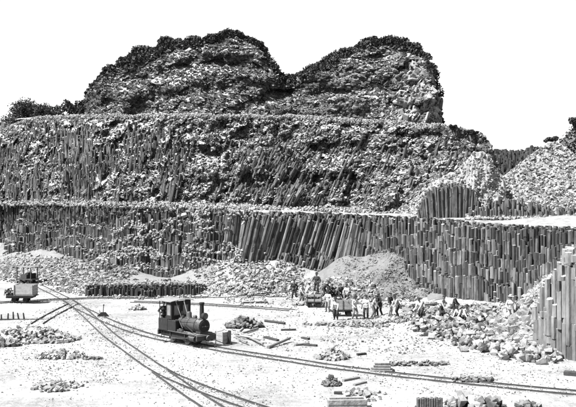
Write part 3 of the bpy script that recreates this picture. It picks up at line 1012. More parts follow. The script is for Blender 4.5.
# ------------------------------------------------------------------ small builders
class MB:
    def __init__(self):
        self.bm = bmesh.new()
    def box(self, c, s, rot=None, bev=.0):
        r = bmesh.ops.create_cube(self.bm, size=1)
        vs_ = r['verts']
        bmesh.ops.scale(self.bm, vec=s, verts=vs_)
        if bev:
            es = list({e for v in vs_ for e in v.link_edges})
            rr = bmesh.ops.bevel(self.bm, geom=es, offset=bev, segments=1, affect='EDGES')
            vs_ = list({v for v in rr['verts']} | {v for v in vs_ if v.is_valid})
        if rot is not None:
            bmesh.ops.rotate(self.bm, cent=(0, 0, 0), matrix=rot, verts=vs_)
        bmesh.ops.translate(self.bm, vec=c, verts=vs_)
        return self
    def cyl(self, p0, p1, r0, r1=None, n=16):
        p0, p1 = Vector(p0), Vector(p1)
        d = p1 - p0
        r = bmesh.ops.create_cone(self.bm, cap_ends=True, segments=n, radius1=r0, radius2=r0 if r1 is None else r1, depth=d.length)
        bmesh.ops.rotate(self.bm, cent=(0, 0, 0), matrix=d.to_track_quat('Z', 'Y').to_matrix(), verts=r['verts'])
        bmesh.ops.translate(self.bm, vec=(p0 + p1) / 2, verts=r['verts'])
        return self
    def ball(self, c, r, sc=(1, 1, 1), n=12):
        q = bmesh.ops.create_uvsphere(self.bm, u_segments=n, v_segments=max(6, n // 2), radius=r)
        bmesh.ops.scale(self.bm, vec=sc, verts=q['verts'])
        bmesh.ops.translate(self.bm, vec=c, verts=q['verts'])
        return self
    def prism(self, outline, y0, y1):
        """outline (x,z) extruded along y"""
        a = [self.bm.verts.new((p[0], y0, p[1])) for p in outline]
        b = [self.bm.verts.new((p[0], y1, p[1])) for p in outline]
        self.bm.faces.new(a[::-1])
        self.bm.faces.new(b)
        for i in range(len(a)):
            j = (i + 1) % len(a)
            self.bm.faces.new((a[i], a[j], b[j], b[i]))
        return self
    def lathe(self, c, prof, axis='Z', n=20):
        rings = []
        for r, h in prof:
            ring = []
            for k in range(n):
                t = 2 * math.pi * k / n
                p = (r * math.cos(t), r * math.sin(t), h) if axis == 'Z' else ((h, r * math.cos(t), r * math.sin(t)) if axis == 'X' else (r * math.cos(t), h, r * math.sin(t)))
                ring.append(self.bm.verts.new((p[0] + c[0], p[1] + c[1], p[2] + c[2])))
            rings.append(ring)
        for a, b in zip(rings[:-1], rings[1:]):
            for k in range(n):
                j = (k + 1) % n
                self.bm.faces.new((a[k], a[j], b[j], b[k]))
        for ring in (rings[0], rings[-1]):
            try:
                self.bm.faces.new(ring)
            except ValueError:
                pass
        return self
    def build(self, name, m, parent=None, smooth=False):
        bmesh.ops.recalc_face_normals(self.bm, faces=self.bm.faces[:])
        me = bpy.data.meshes.new(name)
        self.bm.to_mesh(me)
        self.bm.free()
        if smooth:
            for p in me.polygons:
                p.use_smooth = True
            try:
                me.set_sharp_from_angle(angle=math.radians(40))
            except AttributeError:
                pass
        me.materials.append(m)
        return link(bpy.data.objects.new(name, me), parent)

def wheel_into(parent, x, y, z, r, wdt, m=None, spokes=6):
    s = 1 if y > 0 else -1
    wh = MB().lathe((x, y, z), [(r * .78, -wdt / 2), (r, -wdt / 2), (r, wdt / 2 - .0), (r * .78, wdt / 2)], 'Y', 22).build('wheel', m or M_IRON2, parent, True)
    t = MB().lathe((x, y - s * wdt * .5, z), [(r * .8, -.015), (r * 1.1, -.015), (r * 1.1, .015), (r * .8, .015)], 'Y', 22)
    t.build('flange', m or M_IRON2, wh, True)
    h = MB().cyl((x, y - wdt * .55, z), (x, y + wdt * .55, z), r * .24, n=12)
    for k in range(spokes):
        a = 2 * math.pi * k / spokes + .3
        h.cyl((x + math.cos(a) * r * .15, y, z + math.sin(a) * r * .15), (x + math.cos(a) * r * .85, y, z + math.sin(a) * r * .85), r * .075, n=6)
    h.build('spokes', m or M_IRON2, wh)
    return wh

# ------------------------------------------------------------------ the locomotive (local +x is forward)
def locomotive():
    k = int(np.argmin(np.abs(lx_ / ly_ * FPX + CX - 184.5)))
    tdir = math.atan2(ly_[k + 2] - ly_[k - 2], lx_[k + 2] - lx_[k - 2])
    z = float(gz(lx_[k], ly_[k])) + .088
    L = empty('steam_locomotive', (lx_[k], ly_[k], z), tdir)
    tag(L, 'small black tank locomotive with open cab and tall chimney on the near track', 'locomotive')
    R_ = .30
    for xx in (-.72, .78):
        for yy in (-GAUGE / 2, GAUGE / 2):
            wheel_into(L, xx, yy, R_, R_, .11, spokes=8)
        MB().cyl((xx, -GAUGE / 2, R_), (xx, GAUGE / 2, R_), .05).build('axle', M_IRON, L)
    f = MB()
    for yy in (-.56, .56):
        f.box((.1, yy, .50), (3.75, .05, .36), bev=.01)
    f.build('frame', M_IRON, L)
    MB().box((.04, 0, .70), (4.0, 1.46, .05), bev=.01).build('running_board', M_IRON2, L)
    for xx in (-1.92, 2.06):
        bb = MB().box((xx, 0, .52), (.12, 1.5, .30), bev=.015).build('buffer_beam', M_IRON2, L)
        s = -1 if xx < 0 else 1
        MB().cyl((xx, 0, .52), (xx + s * .22, 0, .52), .06).cyl((xx + s * .22, 0, .52), (xx + s * .28, 0, .52), .17, .15, 18).build('buffer', M_IRON2, bb, True)
        MB().box((xx + s * .1, 0, .33), (.18, .06, .05)).cyl((xx + s * .19, -.06, .33), (xx + s * .19, .06, .33), .03).build('coupling_hook', M_IRON, bb)
    for yy in (-1, 1):
        c = MB().cyl((1.32, yy * .62, .46), (1.82, yy * .62, .46), .17, n=20).cyl((1.28, yy * .62, .46), (1.32, yy * .62, .46), .2, n=20).cyl((1.82, yy * .62, .46), (1.86, yy * .62, .46), .2, n=20)
        c.box((1.57, yy * .62, .68), (.42, .24, .16), bev=.02).build('cylinder', M_IRON2, L, True)
        MB().box((.03, yy * .57, R_), (1.58, .03, .07), bev=.008).build('coupling_rod', M_BOILER, L)
        MB().cyl((1.28, yy * .64, .46), (-.66, yy * .62, .24), .024, n=8).build('piston_rod', M_BOILER, L)
        # step
        MB().box((-1.5, yy * .72, .22), (.34, .16, .03)).box((-1.64, yy * .67, .45), (.03, .03, .46)).box((-1.36, yy * .67, .45), (.03, .03, .46)).build('cab_step', M_IRON, L)
        # side tank beside the firebox, sandbox on the running board
        tk = MB().box((-.62, yy * .58, 1.06), (1.1, .3, .68), bev=.03).build('side_tank', M_IRON, L)
        rv = MB()
        for a in range(7):
            for zz in (.78, 1.35):
                rv.ball((-1.1 + a * .16, yy * .735, zz), .016, n=6)
        rv.build('rivets', M_IRON2, tk)
        MB().cyl((-.42, yy * .5, 1.42), (1.6, yy * .42, 1.5), .016, n=6).build('handrail', M_BOILER, L)
    # boiler and smokebox
    b = MB().cyl((-.5, 0, 1.20), (1.40, 0, 1.20), .40, n=28).build('boiler', M_BOILER, L, True)
    for xx in (-.02, .64, 1.34):
        MB().lathe((xx, 0, 1.20), [(.40, -.025), (.412, -.025), (.412, .025), (.40, .025)], 'X', 28).build('boiler_band', M_IRON, b, True)
    sb = MB().cyl((1.40, 0, 1.19), (1.90, 0, 1.19), .425, n=28).box((1.65, 0, .82), (.46, .62, .3), bev=.02).build('smokebox', M_IRON2, L, True)
    MB().lathe((1.90, 0, 1.19), [(.35, 0), (.34, .03), (.2, .07), (.02, .085)], 'X', 24).build('smokebox_door', M_IRON, sb, True)
    MB().box((2.0, 0, 1.19), (.03, .5, .035)).cyl((1.98, 0, 1.19), (2.06, 0, 1.19), .04, n=10).build('door_handle', M_BOILER, sb)
    MB().lathe((1.64, 0, 1.56), [(.22, 0), (.20, .05), (.135, .12), (.13, .95), (.16, .96), (.17, 1.05), (.15, 1.07), (.11, 1.07), (.10, .9)], 'Z', 22).build('chimney', M_IRON, L, True)
    MB().lathe((.36, 0, 1.56), [(.21, 0), (.19, .06), (.17, .10), (.17, .30), (.12, .38), (.02, .41)], 'Z', 20).build('steam_dome', M_BOILER, L, True)
    MB().lathe((.98, 0, 1.56), [(.15, 0), (.13, .05), (.13, .16), (.08, .22), (.02, .23)], 'Z', 18).build('sand_dome', M_IRON2, L, True)
    MB().cyl((.1, .1, 1.66), (-.32, .12, 2.52), .03, n=8).build('whistle_pipe', M_ROOFTIN, L)
    MB().cyl((.02, -.30, 1.5), (-.40, -.46, 2.55), .022, n=8).build('stay_rod', M_ROOFTIN, L)
    MB().cyl((.42, .43, 1.22), (1.4, .5, .86), .035, n=8).cyl((.42, -.43, 1.22), (1.4, -.5, .86), .035, n=8).build('steam_pipe', M_IRON, L)
    hl = MB().lathe((1.92, 0, 1.82), [(.12, -.12), (.2, -.1), (.2, .10), (.18, .12)], 'X', 18).box((1.88, 0, 1.62), (.1, .1, .1)).build('headlamp', M_IRON, L, True)
    MB().lathe((2.043, 0, 1.82), [(.17, 0), (.09, .012), (.01, .02)], 'X', 18).build('lens', M_BOILER, hl, True)
    # cab: front weather board with two windows, waist-high sides, rear posts and a flat roof
    x0 = -.48
    cf = MB()
    for yy in (-.66, 0, .66):
        cf.box((x0, yy, 1.98), (.05, .16 if yy else .2, .64))
    cf.box((x0, 0, 2.42), (.05, 1.48, .26)).box((x0, 0, 1.54), (.05, 1.48, .24))
    cfo = cf.build('cab_front', M_IRON, L)
    for yy in (-.34, .34):
        fr = MB()
        for a in (-1, 1):
            fr.box((x0 + .03, yy + a * .225, 1.98), (.03, .03, .66)).box((x0 + .03, yy, 1.98 + a * .315), (.03, .42, .03))
        fro = fr.build('window_frame', M_IRON2, cfo)
        MB().box((x0, yy, 1.98), (.012, .46, .62)).build('window_pane', M_GLASS, fro)
    for yy in (-1, 1):
        sp = MB().box((-.86, yy * .735, 1.99), (.66, .03, 1.10)) if False else MB()
        sp.box((-.53, yy * .735, 2.0), (.09, .03, 1.1)).box((-.98, yy * .735, 2.0), (.09, .03, 1.1)).box((-.755, yy * .735, 2.45), (.36, .03, .20)).box((-.755, yy * .735, 1.56), (.36, .03, .22))
        spo = sp.build('cab_side', M_IRON, L)
        MB().box((-.755, yy * .733, 2.01), (.36, .012, .68)).build('window_pane', M_GLASS, spo)
        MB().box((-1.38, yy * .735, 1.08), (.96, .03, .72), bev=.008).build('bunker_side', M_IRON, L)
        MB().cyl((-1.78, yy * .70, .72), (-1.78, yy * .70, 2.56), .03, n=8).build('cab_post', M_IRON, L)
    MB().box((-1.86, 0, 1.02), (.03, 1.46, .6), bev=.008).build('bunker_back', M_IRON, L)
    rf = MB()
    n = 10
    pts = [(-.9 + 1.8 * i / n, 2.56 + .09 * (1 - (2 * i / n - 1) ** 2)) for i in range(n + 1)]
    out = pts + [(p[0], p[1] - .035) for p in reversed(pts)]
    va = [rf.bm.verts.new((-2.05, p[0], p[1])) for p in out]
    vb = [rf.bm.verts.new((-.34, p[0], p[1])) for p in out]
    rf.bm.faces.new(va); rf.bm.faces.new(vb)
    for i in range(len(out)):
        j = (i + 1) % len(out)
        rf.bm.faces.new((va[i], va[j], vb[j], vb[i]))
    rfo = rf.build('cab_roof', M_ROOFTIN, L)
    MB().cyl((-.9, .2, 2.62), (-.9, .2, 3.02), .022, n=8).build('vent_pipe', M_IRON, rfo)
    MB().lathe((-.72, -.25, 1.35), [(.02, 0), (.32, .0), (.34, .1), (.02, .2)], 'X', 16).build('firebox_backhead', M_IRON, L, True)
    for yy in (-1, 1):
        for xx in (-.72, .78):
            q = MB()
            for i in range(4):
                q.box((xx, yy * .64, .78 - .022 * i), (.5 - .1 * i, .07, .018))
            q.box((xx, yy * .64, .60), (.05, .05, .3)).build('leaf_spring', M_IRON2, L)
            MB().cyl((xx + .34, yy * .5, .74), (xx + .30, yy * .44, .12), .018, n=6).build('sand_pipe', M_IRON2, L)
            MB().box((xx - .34, yy * .44, .30), (.06, .09, .26), bev=.01).build('brake_block', M_IRON2, L)
        MB().cyl((-.5, yy * .58, 1.40), (-.5, yy * .58, 1.46), .09, n=12).box((-.5, yy * .58, 1.475), (.2, .03, .03)).build('filler_cap', M_IRON2, L)
        MB().box((.28, yy * .60, .80), (.5, .2, .15), bev=.015).build('toolbox', M_WOODDK, L)
        MB().cyl((-.06, yy * .42, 1.30), (.3, yy * .46, .95), .022, n=6).cyl((.3, yy * .46, .95), (.3, yy * .5, .72), .022, n=6).build('feed_pipe', M_IRON2, L)
        rv = MB()
        for i in range(14):
            rv.ball((-1.8 + .065 * i, yy * .752, 1.42), .013, n=6).ball((-1.8 + .065 * i, yy * .752, .76), .013, n=6)
        for i in range(10):
            rv.ball((-.53, yy * .752, 1.5 + .1 * i), .013, n=6).ball((-.98, yy * .752, 1.5 + .1 * i), .013, n=6)
        rv.build('rivets', M_IRON2, L)
    rv = MB()
    for i in range(24):
        t = 2 * math.pi * i / 24
        rv.ball((1.885, .43 * math.cos(t), 1.19 + .43 * math.sin(t)), .014, n=6).ball((1.43, .43 * math.cos(t), 1.19 + .43 * math.sin(t)), .014, n=6)
    rv.build('rivets', M_IRON, sb)
    MB().box((.0, -.2, 1.63), (.16, .1, .12)).cyl((-.1, -.2, 1.68), (-.1, -.2, 1.95), .025, n=8).cyl((-.1, -.1, 1.6), (-.1, -.1, 1.86), .03, .045, 8).build('safety_valve', M_BOILER, L)
    # coal
    cp = np.stack([rng.uniform(-1.82, -1.5, 60), rng.uniform(-.65, .65, 60), rng.uniform(.98, 1.3, 60)], 1)
    tag(obj_np('coal', *chunks(cp, rand_rot(60), rng.uniform(.1, .2, (60, 3))), M_IRON, L), kind='stuff')
    return L, tdir
LOCO, LDIR = locomotive()

# ------------------------------------------------------------------ wagons
def flat_wagon():
    x, y = G(21, 303)
    r = empty('stone_wagon', (x, y, float(gz(x, y)) + .105), -.02)
    tag(r, 'low dark wagon carrying a pale box, on the track at the left edge', 'wagon')
    for xx in (-.5, .5):
        for yy in (-GAUGE / 2, GAUGE / 2):
            wheel_into(r, xx, yy, .2, .2, .09, M_IRON)
        MB().cyl((xx, -.5, .2), (xx, .5, .2), .035, n=8).build('axle', M_IRON, r)
    ch = MB()
    for yy in (-.5, .5):
        ch.box((0, yy, .42), (2.3, .1, .16), bev=.01)
    for xx in (-1.1, 0, 1.1):
        ch.box((xx, 0, .42), (.1, 1.1, .14))
    ch.build('chassis', M_WOODDK, r)
    for i in range(7):
        MB().box((.15, -.54 + i * .18, .535), (2.5, .165, .05), bev=.006).build('floor_board', M_WOODDK, r)
    bx = MB().box((.42, 0, .62), (1.75, 1.1, .09), bev=.01)
    bx.build('box_floor', M_WOODPL, r)
    for yy in (-.55, .55):
        for i in range(3):
            MB().box((.42, yy, .80 + i * .285), (1.78, .04, .27), bev=.008).build('side_board', M_WOODPL, r)
    for xx in (-.46, 1.30):
        for i in range(3):
            MB().box((xx, 0, .80 + i * .285), (.04, 1.06, .27), bev=.008).build('end_board', M_WOODPL, r)
    for xx in (-.38, 1.22):
        MB().box((xx, -.585, 1.05), (.06, .03, .86)).build('stanchion', M_WOODDK, r)
    hp = MB().box((-1.0, -.42, .86), (.06, .06, .62)).box((-1.0, .42, .86), (.06, .06, .62)).box((-1.0, 0, 1.13), (.06, .9, .06)).box((-1.28, -.42, .84), (.05, .05, .56), Matrix.Rotation(.2, 3, 'Y'))
    hp.build('end_rack', M_WOODDK, r)
    P = np.stack([rng.uniform(-1.35, -.6, 26), rng.uniform(-.4, .4, 26), rng.uniform(.6, .95, 26)], 1)
    tag(obj_np('loose_stone', *chunks(P, rand_rot(26), rng.uniform(.15, .3, (26, 3)), SETTS), M_STONEDK, r), kind='stuff')
flat_wagon()

def canopy_trolley():
    x, y = G(27.5, 283.5)
    r = empty('rail_trolley', (x, y, float(gz(x, y)) + .105), math.radians(-28))
    tag(r, 'open trolley with thin posts and a flat canopy, behind the pale wagon', 'wagon')
    for xx in (-.55, .55):
        for yy in (-GAUGE / 2, GAUGE / 2):
            wheel_into(r, xx, yy, .18, .18, .08, M_IRON)
    MB().box((0, 0, .38), (2.3, 1.1, .12), bev=.01).build('platform', M_WOODDK, r)
    for xx in (-1.05, .95):
        for yy in (-.48, .48):
            MB().box((xx, yy, 1.05), (.08, .08, 1.25)).build('post', M_WOODDK, r)
    MB().box((-.05, 0, 1.70), (2.3, 1.25, .06), bev=.01).build('canopy', M_WOOD, r)
    MB().box((-.2, 0, .66), (.9, .8, .44), bev=.02).box((.2, 0, .98), (.3, .5, .2), bev=.02).build('toolbox', M_WOODDK, r)
    MB().box((.75, .1, .74), (.08, .7, .6)).build('brake_stand', M_IRON, r)
canopy_trolley()

def tip_wagon(px, py, label, rz, lng=1.5, hgt=1.0, pale=True, gap=False):
    g = hit(px, py)[0]
    r = empty('stone_cart', (g[0], g[1], g[2] + .02), rz)
    tag(r, label, 'cart')
    for xx in (-lng * .3, lng * .3):
        for yy in (-.36, .36):
            wheel_into(r, xx, yy, .19, .19, .07, M_IRON)
    MB().box((0, -.28, .40), (lng * 1.1, .1, .14)).box((0, .28, .40), (lng * 1.1, .1, .14)).build('chassis', M_WOODDK, r)
    m = M_WOODPL if pale else M_WOOD
    MB().box((0, 0, .50), (lng, .9, .05)).build('floor', m, r)
    nb = 3
    for s in (-1, 1):
        for i in range(nb):
            if gap and i == 1:
                continue
            bh = (hgt - .5) / nb
            MB().box((0, s * .45, .53 + bh * (i + .5)), (lng, .04, bh - .015), bev=.006).build('side_board', m, r)
            MB().box((s * lng / 2, 0, .53 + bh * (i + .5)), (.04, .86, bh - .015), bev=.006).build('end_board', m, r)
    for xx in (-lng * .48, 0, lng * .48):
        MB().box((xx, -.485, .28 + hgt * .38), (.05, .03, hgt * .75)).build('stanchion', M_WOODDK, r)
    n = 34
    P = np.stack([rng.uniform(-.42, .42, n) * lng, rng.uniform(-.36, .36, n), rng.uniform(.6, hgt + .12, n)], 1)
    tag(obj_np('load', *chunks(P, rand_rot(n), rng.uniform(.16, .34, (n, 3)), SETTS), M_STONE, r), kind='stuff')
tip_wagon(342, 316, 'pale boarded cart on a dark chassis beside two men in white shirts', .12, 1.6, 1.25)
tip_wagon(314, 307.5, 'open slatted cart with dark uprights, with a man standing on it', .0, 1.25, 1.1, gap=True)

# ------------------------------------------------------------------ people
def ik(a, b, l1, l2, hint):
    a, b, hint = Vector(a), Vector(b), Vector(hint)
    d = b - a
    L = min(d.length, (l1 + l2) * .995)
    u = d.normalized()
    b = a + u * L
    k = (l1 * l1 - l2 * l2 + L * L) / (2 * L)
    h = math.sqrt(max(0, l1 * l1 - k * k))
    p = hint - u * hint.dot(u)
    p.normalize()
    return a + u * k + p * h, b

def capsule(p0, p1, r0, r1, n=12, m=4):
    """closed tapered capsule -> V, polys"""
    p0, p1 = np.array(p0, float), np.array(p1, float)
    A = p1 - p0
    L = np.linalg.norm(A)
    A = A / L if L > 1e-6 else np.array([0, 0, 1.])
    F_ = frames(A[None])[0]
    t = np.linspace(-np.pi / 2, 0, m + 1)
    prof = [(r0 * np.cos(q), r0 * np.sin(q)) for q in t[1:]] + [(r1 * np.cos(q), L + r1 * np.sin(q)) for q in -t[::-1][:-1]]
    ang = np.linspace(0, 2 * np.pi, n, endpoint=False)
    V = [np.array([0, 0, -r0])[None]]
    for r, hh_ in prof:
        V.append(np.stack([r * np.cos(ang), r * np.sin(ang), np.full(n, hh_)], 1))
    V.append(np.array([0, 0, L + r1])[None])
    V = np.concatenate(V) @ F_.T + p0
    k = len(prof)
    i = np.arange(n)
    j = (i + 1) % n
    quads = np.concatenate([np.stack([1 + q * n + i, 1 + q * n + j, 1 + (q + 1) * n + j, 1 + (q + 1) * n + i], 1) for q in range(k - 1)])
    last = 1 + k * n
    tris = np.concatenate([np.stack([i * 0, 1 + j, 1 + i], 1), np.stack([i * 0 + last, 1 + (k - 1) * n + i, 1 + (k - 1) * n + j], 1)])
    return V, [quads, tris]

def person(label, loc, rz, pelvis=(0, 0, .93), lean=0.0, twist=0.0, hands=None, feet=None, shirt=.1, trousers=.02, hat='cap', headtilt=0.0, h=1.70, vest=None, group='quarry workers'):
    """local: x right, y forward, z up; hands/feet are targets (left, right)"""
    prim = []                                       # (p0, p1, r0, r1, region)
    pv = Vector(pelvis)
    T = Matrix.Rotation(twist, 3, 'Z') @ Matrix.Rotation(-lean, 3, 'X')
    def up(v):
        return pv + T @ Vector(v)
    chest, neck, head = up((0, .0, .36)), up((0, -.01, .52)), up((0, 0, .53)) + Matrix.Rotation(twist, 3, 'Z') @ Matrix.Rotation(-lean * .55 - headtilt, 3, 'X') @ Vector((0, .02, .15))
    HT = Matrix.Rotation(twist, 3, 'Z') @ Matrix.Rotation(-lean * .55 - headtilt, 3, 'X')
    sh = [up((-.185, 0, .45)), up((.185, 0, .45))]
    hp = [pv + Vector((-.09, 0, -.03)), pv + Vector((.09, 0, -.03))]
    hands = hands or [(-.27, .06, pv.z - .08), (.27, .06, pv.z - .08)]
    feet = feet or [(-.12, 0, .085), (.12, .05, .085)]
    # torso
    prim += [(up((-.07, 0, 0)), up((.07, 0, 0)), .125, .125, 'trousers'),
             (up((-.06, 0, .10)), up((.06, 0, .10)), .118, .118, 'shirt'),
             (up((-.08, .01, .30)), up((.08, .01, .30)), .128, .128, 'shirt'),
             (up((-.10, -.01, .42)), up((.10, -.01, .42)), .095, .095, 'shirt'),
             (up((0, 0, .05)), up((0, 0, .36)), .12, .13, 'shirt'),
             (sh[0], sh[1], .072, .072, 'shirt'),
             (up((0, -.01, .46)), head, .055, .052, 'skin')]
    # head
    def hd(v):
        return head + HT @ Vector(v)
    prim += [(hd((0, -.012, .035)), hd((0, .012, .03)), .092, .085, 'skin'), (hd((0, .03, -.045)), hd((0, .045, -.075)), .062, .045, 'skin'),
             (hd((0, .088, .01)), hd((0, .105, -.018)), .014, .018, 'skin'), (hd((-.088, .0, .0)), hd((-.09, -.005, .03)), .018, .02, 'skin'), (hd((.088, .0, .0)), hd((.09, -.005, .03)), .018, .02, 'skin'),
             (hd((0, -.035, .05)), hd((0, -.045, .0)), .088, .075, 'hair'), (hd((-.03, .09, -.045)), hd((.03, .09, -.045)), .014, .014, 'hair'),
             (hd((-.034, .084, .026)), hd((-.03, .085, .026)), .013, .013, 'hair'), (hd((.034, .084, .026)), hd((.03, .085, .026)), .013, .013, 'hair')]
    # arms and hands
    for i, s in enumerate((-1, 1)):
        el, wr = ik(sh[i], hands[i], .29, .25, Vector((s * .75, -.6, -.25)) if True else None)
        prim += [(sh[i], el, .068, .056, 'shirt'), (el, wr, .055, .040, 'shirt' if vest is None else 'skin')]
        fd = (wr - el).normalized()
        side = fd.cross(Vector((0, 1, 0)))
        if side.length < .1:
            side = Vector((1, 0, 0))
        side.normalize()
        curl = side.cross(fd).normalized()
        if curl.y < 0:
            curl = -curl
        pe = wr + fd * .085
        prim += [(wr + side * .018, pe + side * .02, .022, .022, 'skin'), (wr - side * .018, pe - side * .02, .022, .022, 'skin')]
        for q, ln in zip((-.036, -.012, .012, .036), (.055, .07, .075, .062)):
            a = pe + side * q
            b = a + (fd * .8 + curl * .45).normalized() * ln * .6
            c = b + (fd * .35 + curl * .9).normalized() * ln * .5
            prim += [(a, b, .0105, .0100, 'skin'), (b, c, .0100, .009, 'skin')]
        a = wr + fd * .03 + side * .035
        b = a + (side * .7 + fd * .6 + curl * .3).normalized() * .045
        prim += [(a, b, .013, .012, 'skin'), (b, b + (fd * .8 + curl * .4).normalized() * .03, .012, .010, 'skin')]
    # legs
    for i, s in enumerate((-1, 1)):
        kn, an = ik(hp[i], feet[i], .44, .42, Vector((s * .15, 1, .1)))
        prim += [(hp[i], kn, .108, .085, 'trousers'), (kn, an + (kn - an) * .12, .084, .072, 'trousers'), (an + (kn - an) * .3, an, .052, .048, 'boots')]
        toe = an + Vector((s * .03, .16, -.045))
        prim += [(an + Vector((0, -.05, -.04)), toe, .042, .04, 'boots')]
    # a jacket hem that follows the hips
    prim += [(up((-.075, 0, -.04)), up((.075, 0, -.04)), .132, .132, 'shirt')]
    me = mesh_np(*merge([capsule(*p[:4]) for p in prim]))
    tmp = link(bpy.data.objects.new('person_build', me))
    rm = tmp.modifiers.new('remesh', 'REMESH')
    rm.mode = 'VOXEL'
    rm.voxel_size = .0125
    smo = tmp.modifiers.new('smooth', 'SMOOTH')
    smo.factor, smo.iterations = .5, 2
    dec = tmp.modifiers.new('decimate', 'DECIMATE')
    dec.ratio = .22
    dg = bpy.context.evaluated_depsgraph_get()
    me2 = bpy.data.meshes.new_from_object(tmp.evaluated_get(dg))
    bpy.data.objects.remove(tmp)
    bpy.data.meshes.remove(me)
    me2.name = 'person'
    for m in (M_SKIN, cloth(shirt), cloth(trousers), M_BOOT, M_HAIR):
        me2.materials.append(m)
    nf = len(me2.polygons)
    cen = np.zeros(nf * 3)
    me2.polygons.foreach_get('center', cen)
    cen = cen.reshape(-1, 3)
    best = np.full(nf, 1e9)
    reg = np.zeros(nf, np.int32)
    code = {'skin': 0, 'shirt': 1, 'trousers': 2, 'boots': 3, 'hair': 4}
    for p in prim:
        a, b = np.array(p[0]), np.array(p[1])
        ab = b - a
        t = np.clip(((cen - a) @ ab) / max(ab @ ab, 1e-9), 0, 1)
        dd = np.linalg.norm(cen - a - t[:, None] * ab, axis=1) - (p[2] + (p[3] - p[2]) * t)
        m = dd < best
        best[m] = dd[m]
        reg[m] = code[p[4]]
    me2.polygons.foreach_set('material_index', reg)
    me2.polygons.foreach_set('use_smooth', np.ones(nf, bool))
    root = link(bpy.data.objects.new('person', me2))
    root.location = loc
    root.rotation_euler = (0, 0, rz)
    k = h / 1.70
    root.scale = (k, k, k)
    tag(root, label, 'person', group)
    if hat:
        q = MB()
        if hat == 'cap':
            q.lathe((0, 0, 0), [(.10, 0), (.125, .03), (.12, .055), (.06, .08), (.01, .085)], 'Z', 18).ball((0, .1, .005), .08, (1, .8, .16), 12)
        else:
            q.lathe((0, 0, 0), [(.10, .004), (.19, -.01), (.19, 0), (.105, .02), (.10, .09), (.06, .12), (.01, .115)], 'Z', 20)
        ho = q.build('cap' if hat == 'cap' else 'hat', cloth(.02 if hat != 'straw' else .28), root, True)
        ho.location = hd((0, -.01, .085))
        ho.rotation_euler = HT.to_euler()
    return root

def at(px, py):
    g = hit(px, py)[0]
    return (float(g[0]), float(g[1]), float(g[2]) - .005)

FACE = math.pi                                      # facing the camera
person('man in dark clothes standing alone with hands on hips, left of the workers', at(294, 299.5), FACE + .15, hands=[(-.16, .10, 1.0), (.16, .10, 1.0)], feet=[(-.17, 0, .085), (.17, 0, .085)], shirt=.02, trousers=.02)
gc = hit(314, 307.5)[0]
person('man in dark clothes standing upright on top of the slatted cart', (float(gc[0]) + .22, float(gc[1]), float(gc[2]) + 1.13), FACE - .3, hands=[(-.2, .2, 1.05), (.22, .16, 1.0)], feet=[(-.13, 0, .085), (.13, .05, .085)], shirt=.02, trousers=.02, hat='hat', h=1.72)
person('man in dark clothes bending forward, behind the slatted cart', at(324.5, 298), FACE + 1.1, pelvis=(0, -.08, .86), lean=.75, hands=[(-.16, .62, .72), (.18, .60, .66)], feet=[(-.15, .1, .085), (.15, -.15, .085)], shirt=.02, trousers=.02)
person('man in dark clothes crouching among stones behind the pale cart', at(331, 297), FACE + .5, pelvis=(0, -.15, .42), lean=.5, hands=[(-.18, .48, .35), (.18, .48, .35)], feet=[(-.15, 0, .085), (.15, .08, .085)], shirt=.02, trousers=.02)
person('man in light clothes stooping left of the slatted cart', at(307, 301), -1.0, pelvis=(0, -.06, .88), lean=.5, hands=[(-.15, .52, .78), (.17, .5, .7)], feet=[(-.13, .12, .085), (.13, -.14, .085)], shirt=.3, trousers=.2, hat='straw')
person('man in light clothes standing just left of the pale cart', at(328, 312), FACE - .5, hands=[(-.25, .25, 1.0), (.2, .34, 1.05)], shirt=.32, trousers=.16, hat='hat')
person('man in white shirt and mottled trousers standing right of the pale cart', at(354.5, 319), FACE + .6, lean=.12, hands=[(-.22, .32, .98), (.2, .3, .95)], feet=[(-.13, .1, .085), (.13, -.08, .085)], shirt=.42, trousers=.16, hat='hat')
person('man in white shirt and black trousers, rightmost of the pair by the cart', at(366, 319), FACE - .2, hands=[(-.29, .10, .86), (.29, .08, .86)], shirt=.44, trousers=.02, hat='cap', h=1.75)
person('slim man in dark clothes leaning on a long bar below the scree', at(380, 316), FACE - 1.0, lean=.2, hands=[(-.06, .36, 1.12), (.1, .34, .95)], feet=[(-.1, -.14, .085), (.12, .12, .085)], shirt=.02, trousers=.02)
person('man in dark waistcoat with pale trousers, right of the man with the long bar', at(389.5, 316), FACE + .7, lean=.12, hands=[(-.2, .32, .85), (.2, .3, .9)], shirt=.02, trousers=.25)
person('man in white shirt and dark trousers stooping over a plank in the rubble', at(421.5, 320.5), FACE - .9, pelvis=(0, -.06, .88), lean=.5, hands=[(-.17, .5, .8), (.17, .52, .78)], feet=[(-.14, .12, .085), (.14, -.12, .085)], shirt=.36, trousers=.02)
person('man in dark clothes standing in the rubble left of two crouching men', at(453.5, 318.5), FACE + 1.2, lean=.25, hands=[(-.2, .4, .95), (.2, .4, .95)], shirt=.02, trousers=.02)
person('left one of two men in white shirts crouching in the rubble', at(459, 322), FACE - .8, pelvis=(0, -.15, .45), lean=.6, hands=[(-.18, .52, .3), (.18, .52, .3)], feet=[(-.16, 0, .085), (.16, .1, .085)], shirt=.42, trousers=.02)
person('right one of two men in white shirts crouching in the rubble', at(465.5, 322.5), FACE + .4, pelvis=(0, -.15, .48), lean=.5, hands=[(-.2, .48, .36), (.2, .5, .36)], feet=[(-.16, 0, .085), (.16, .1, .085)], shirt=.43, trousers=.02, hat='hat')
person('man in pale clothes and straw hat standing among blocks left of the column outcrop', at(510.5, 322), FACE, lean=.1, hands=[(-.25, .2, .9), (.24, .25, .95)], shirt=.42, trousers=.25, hat='straw')
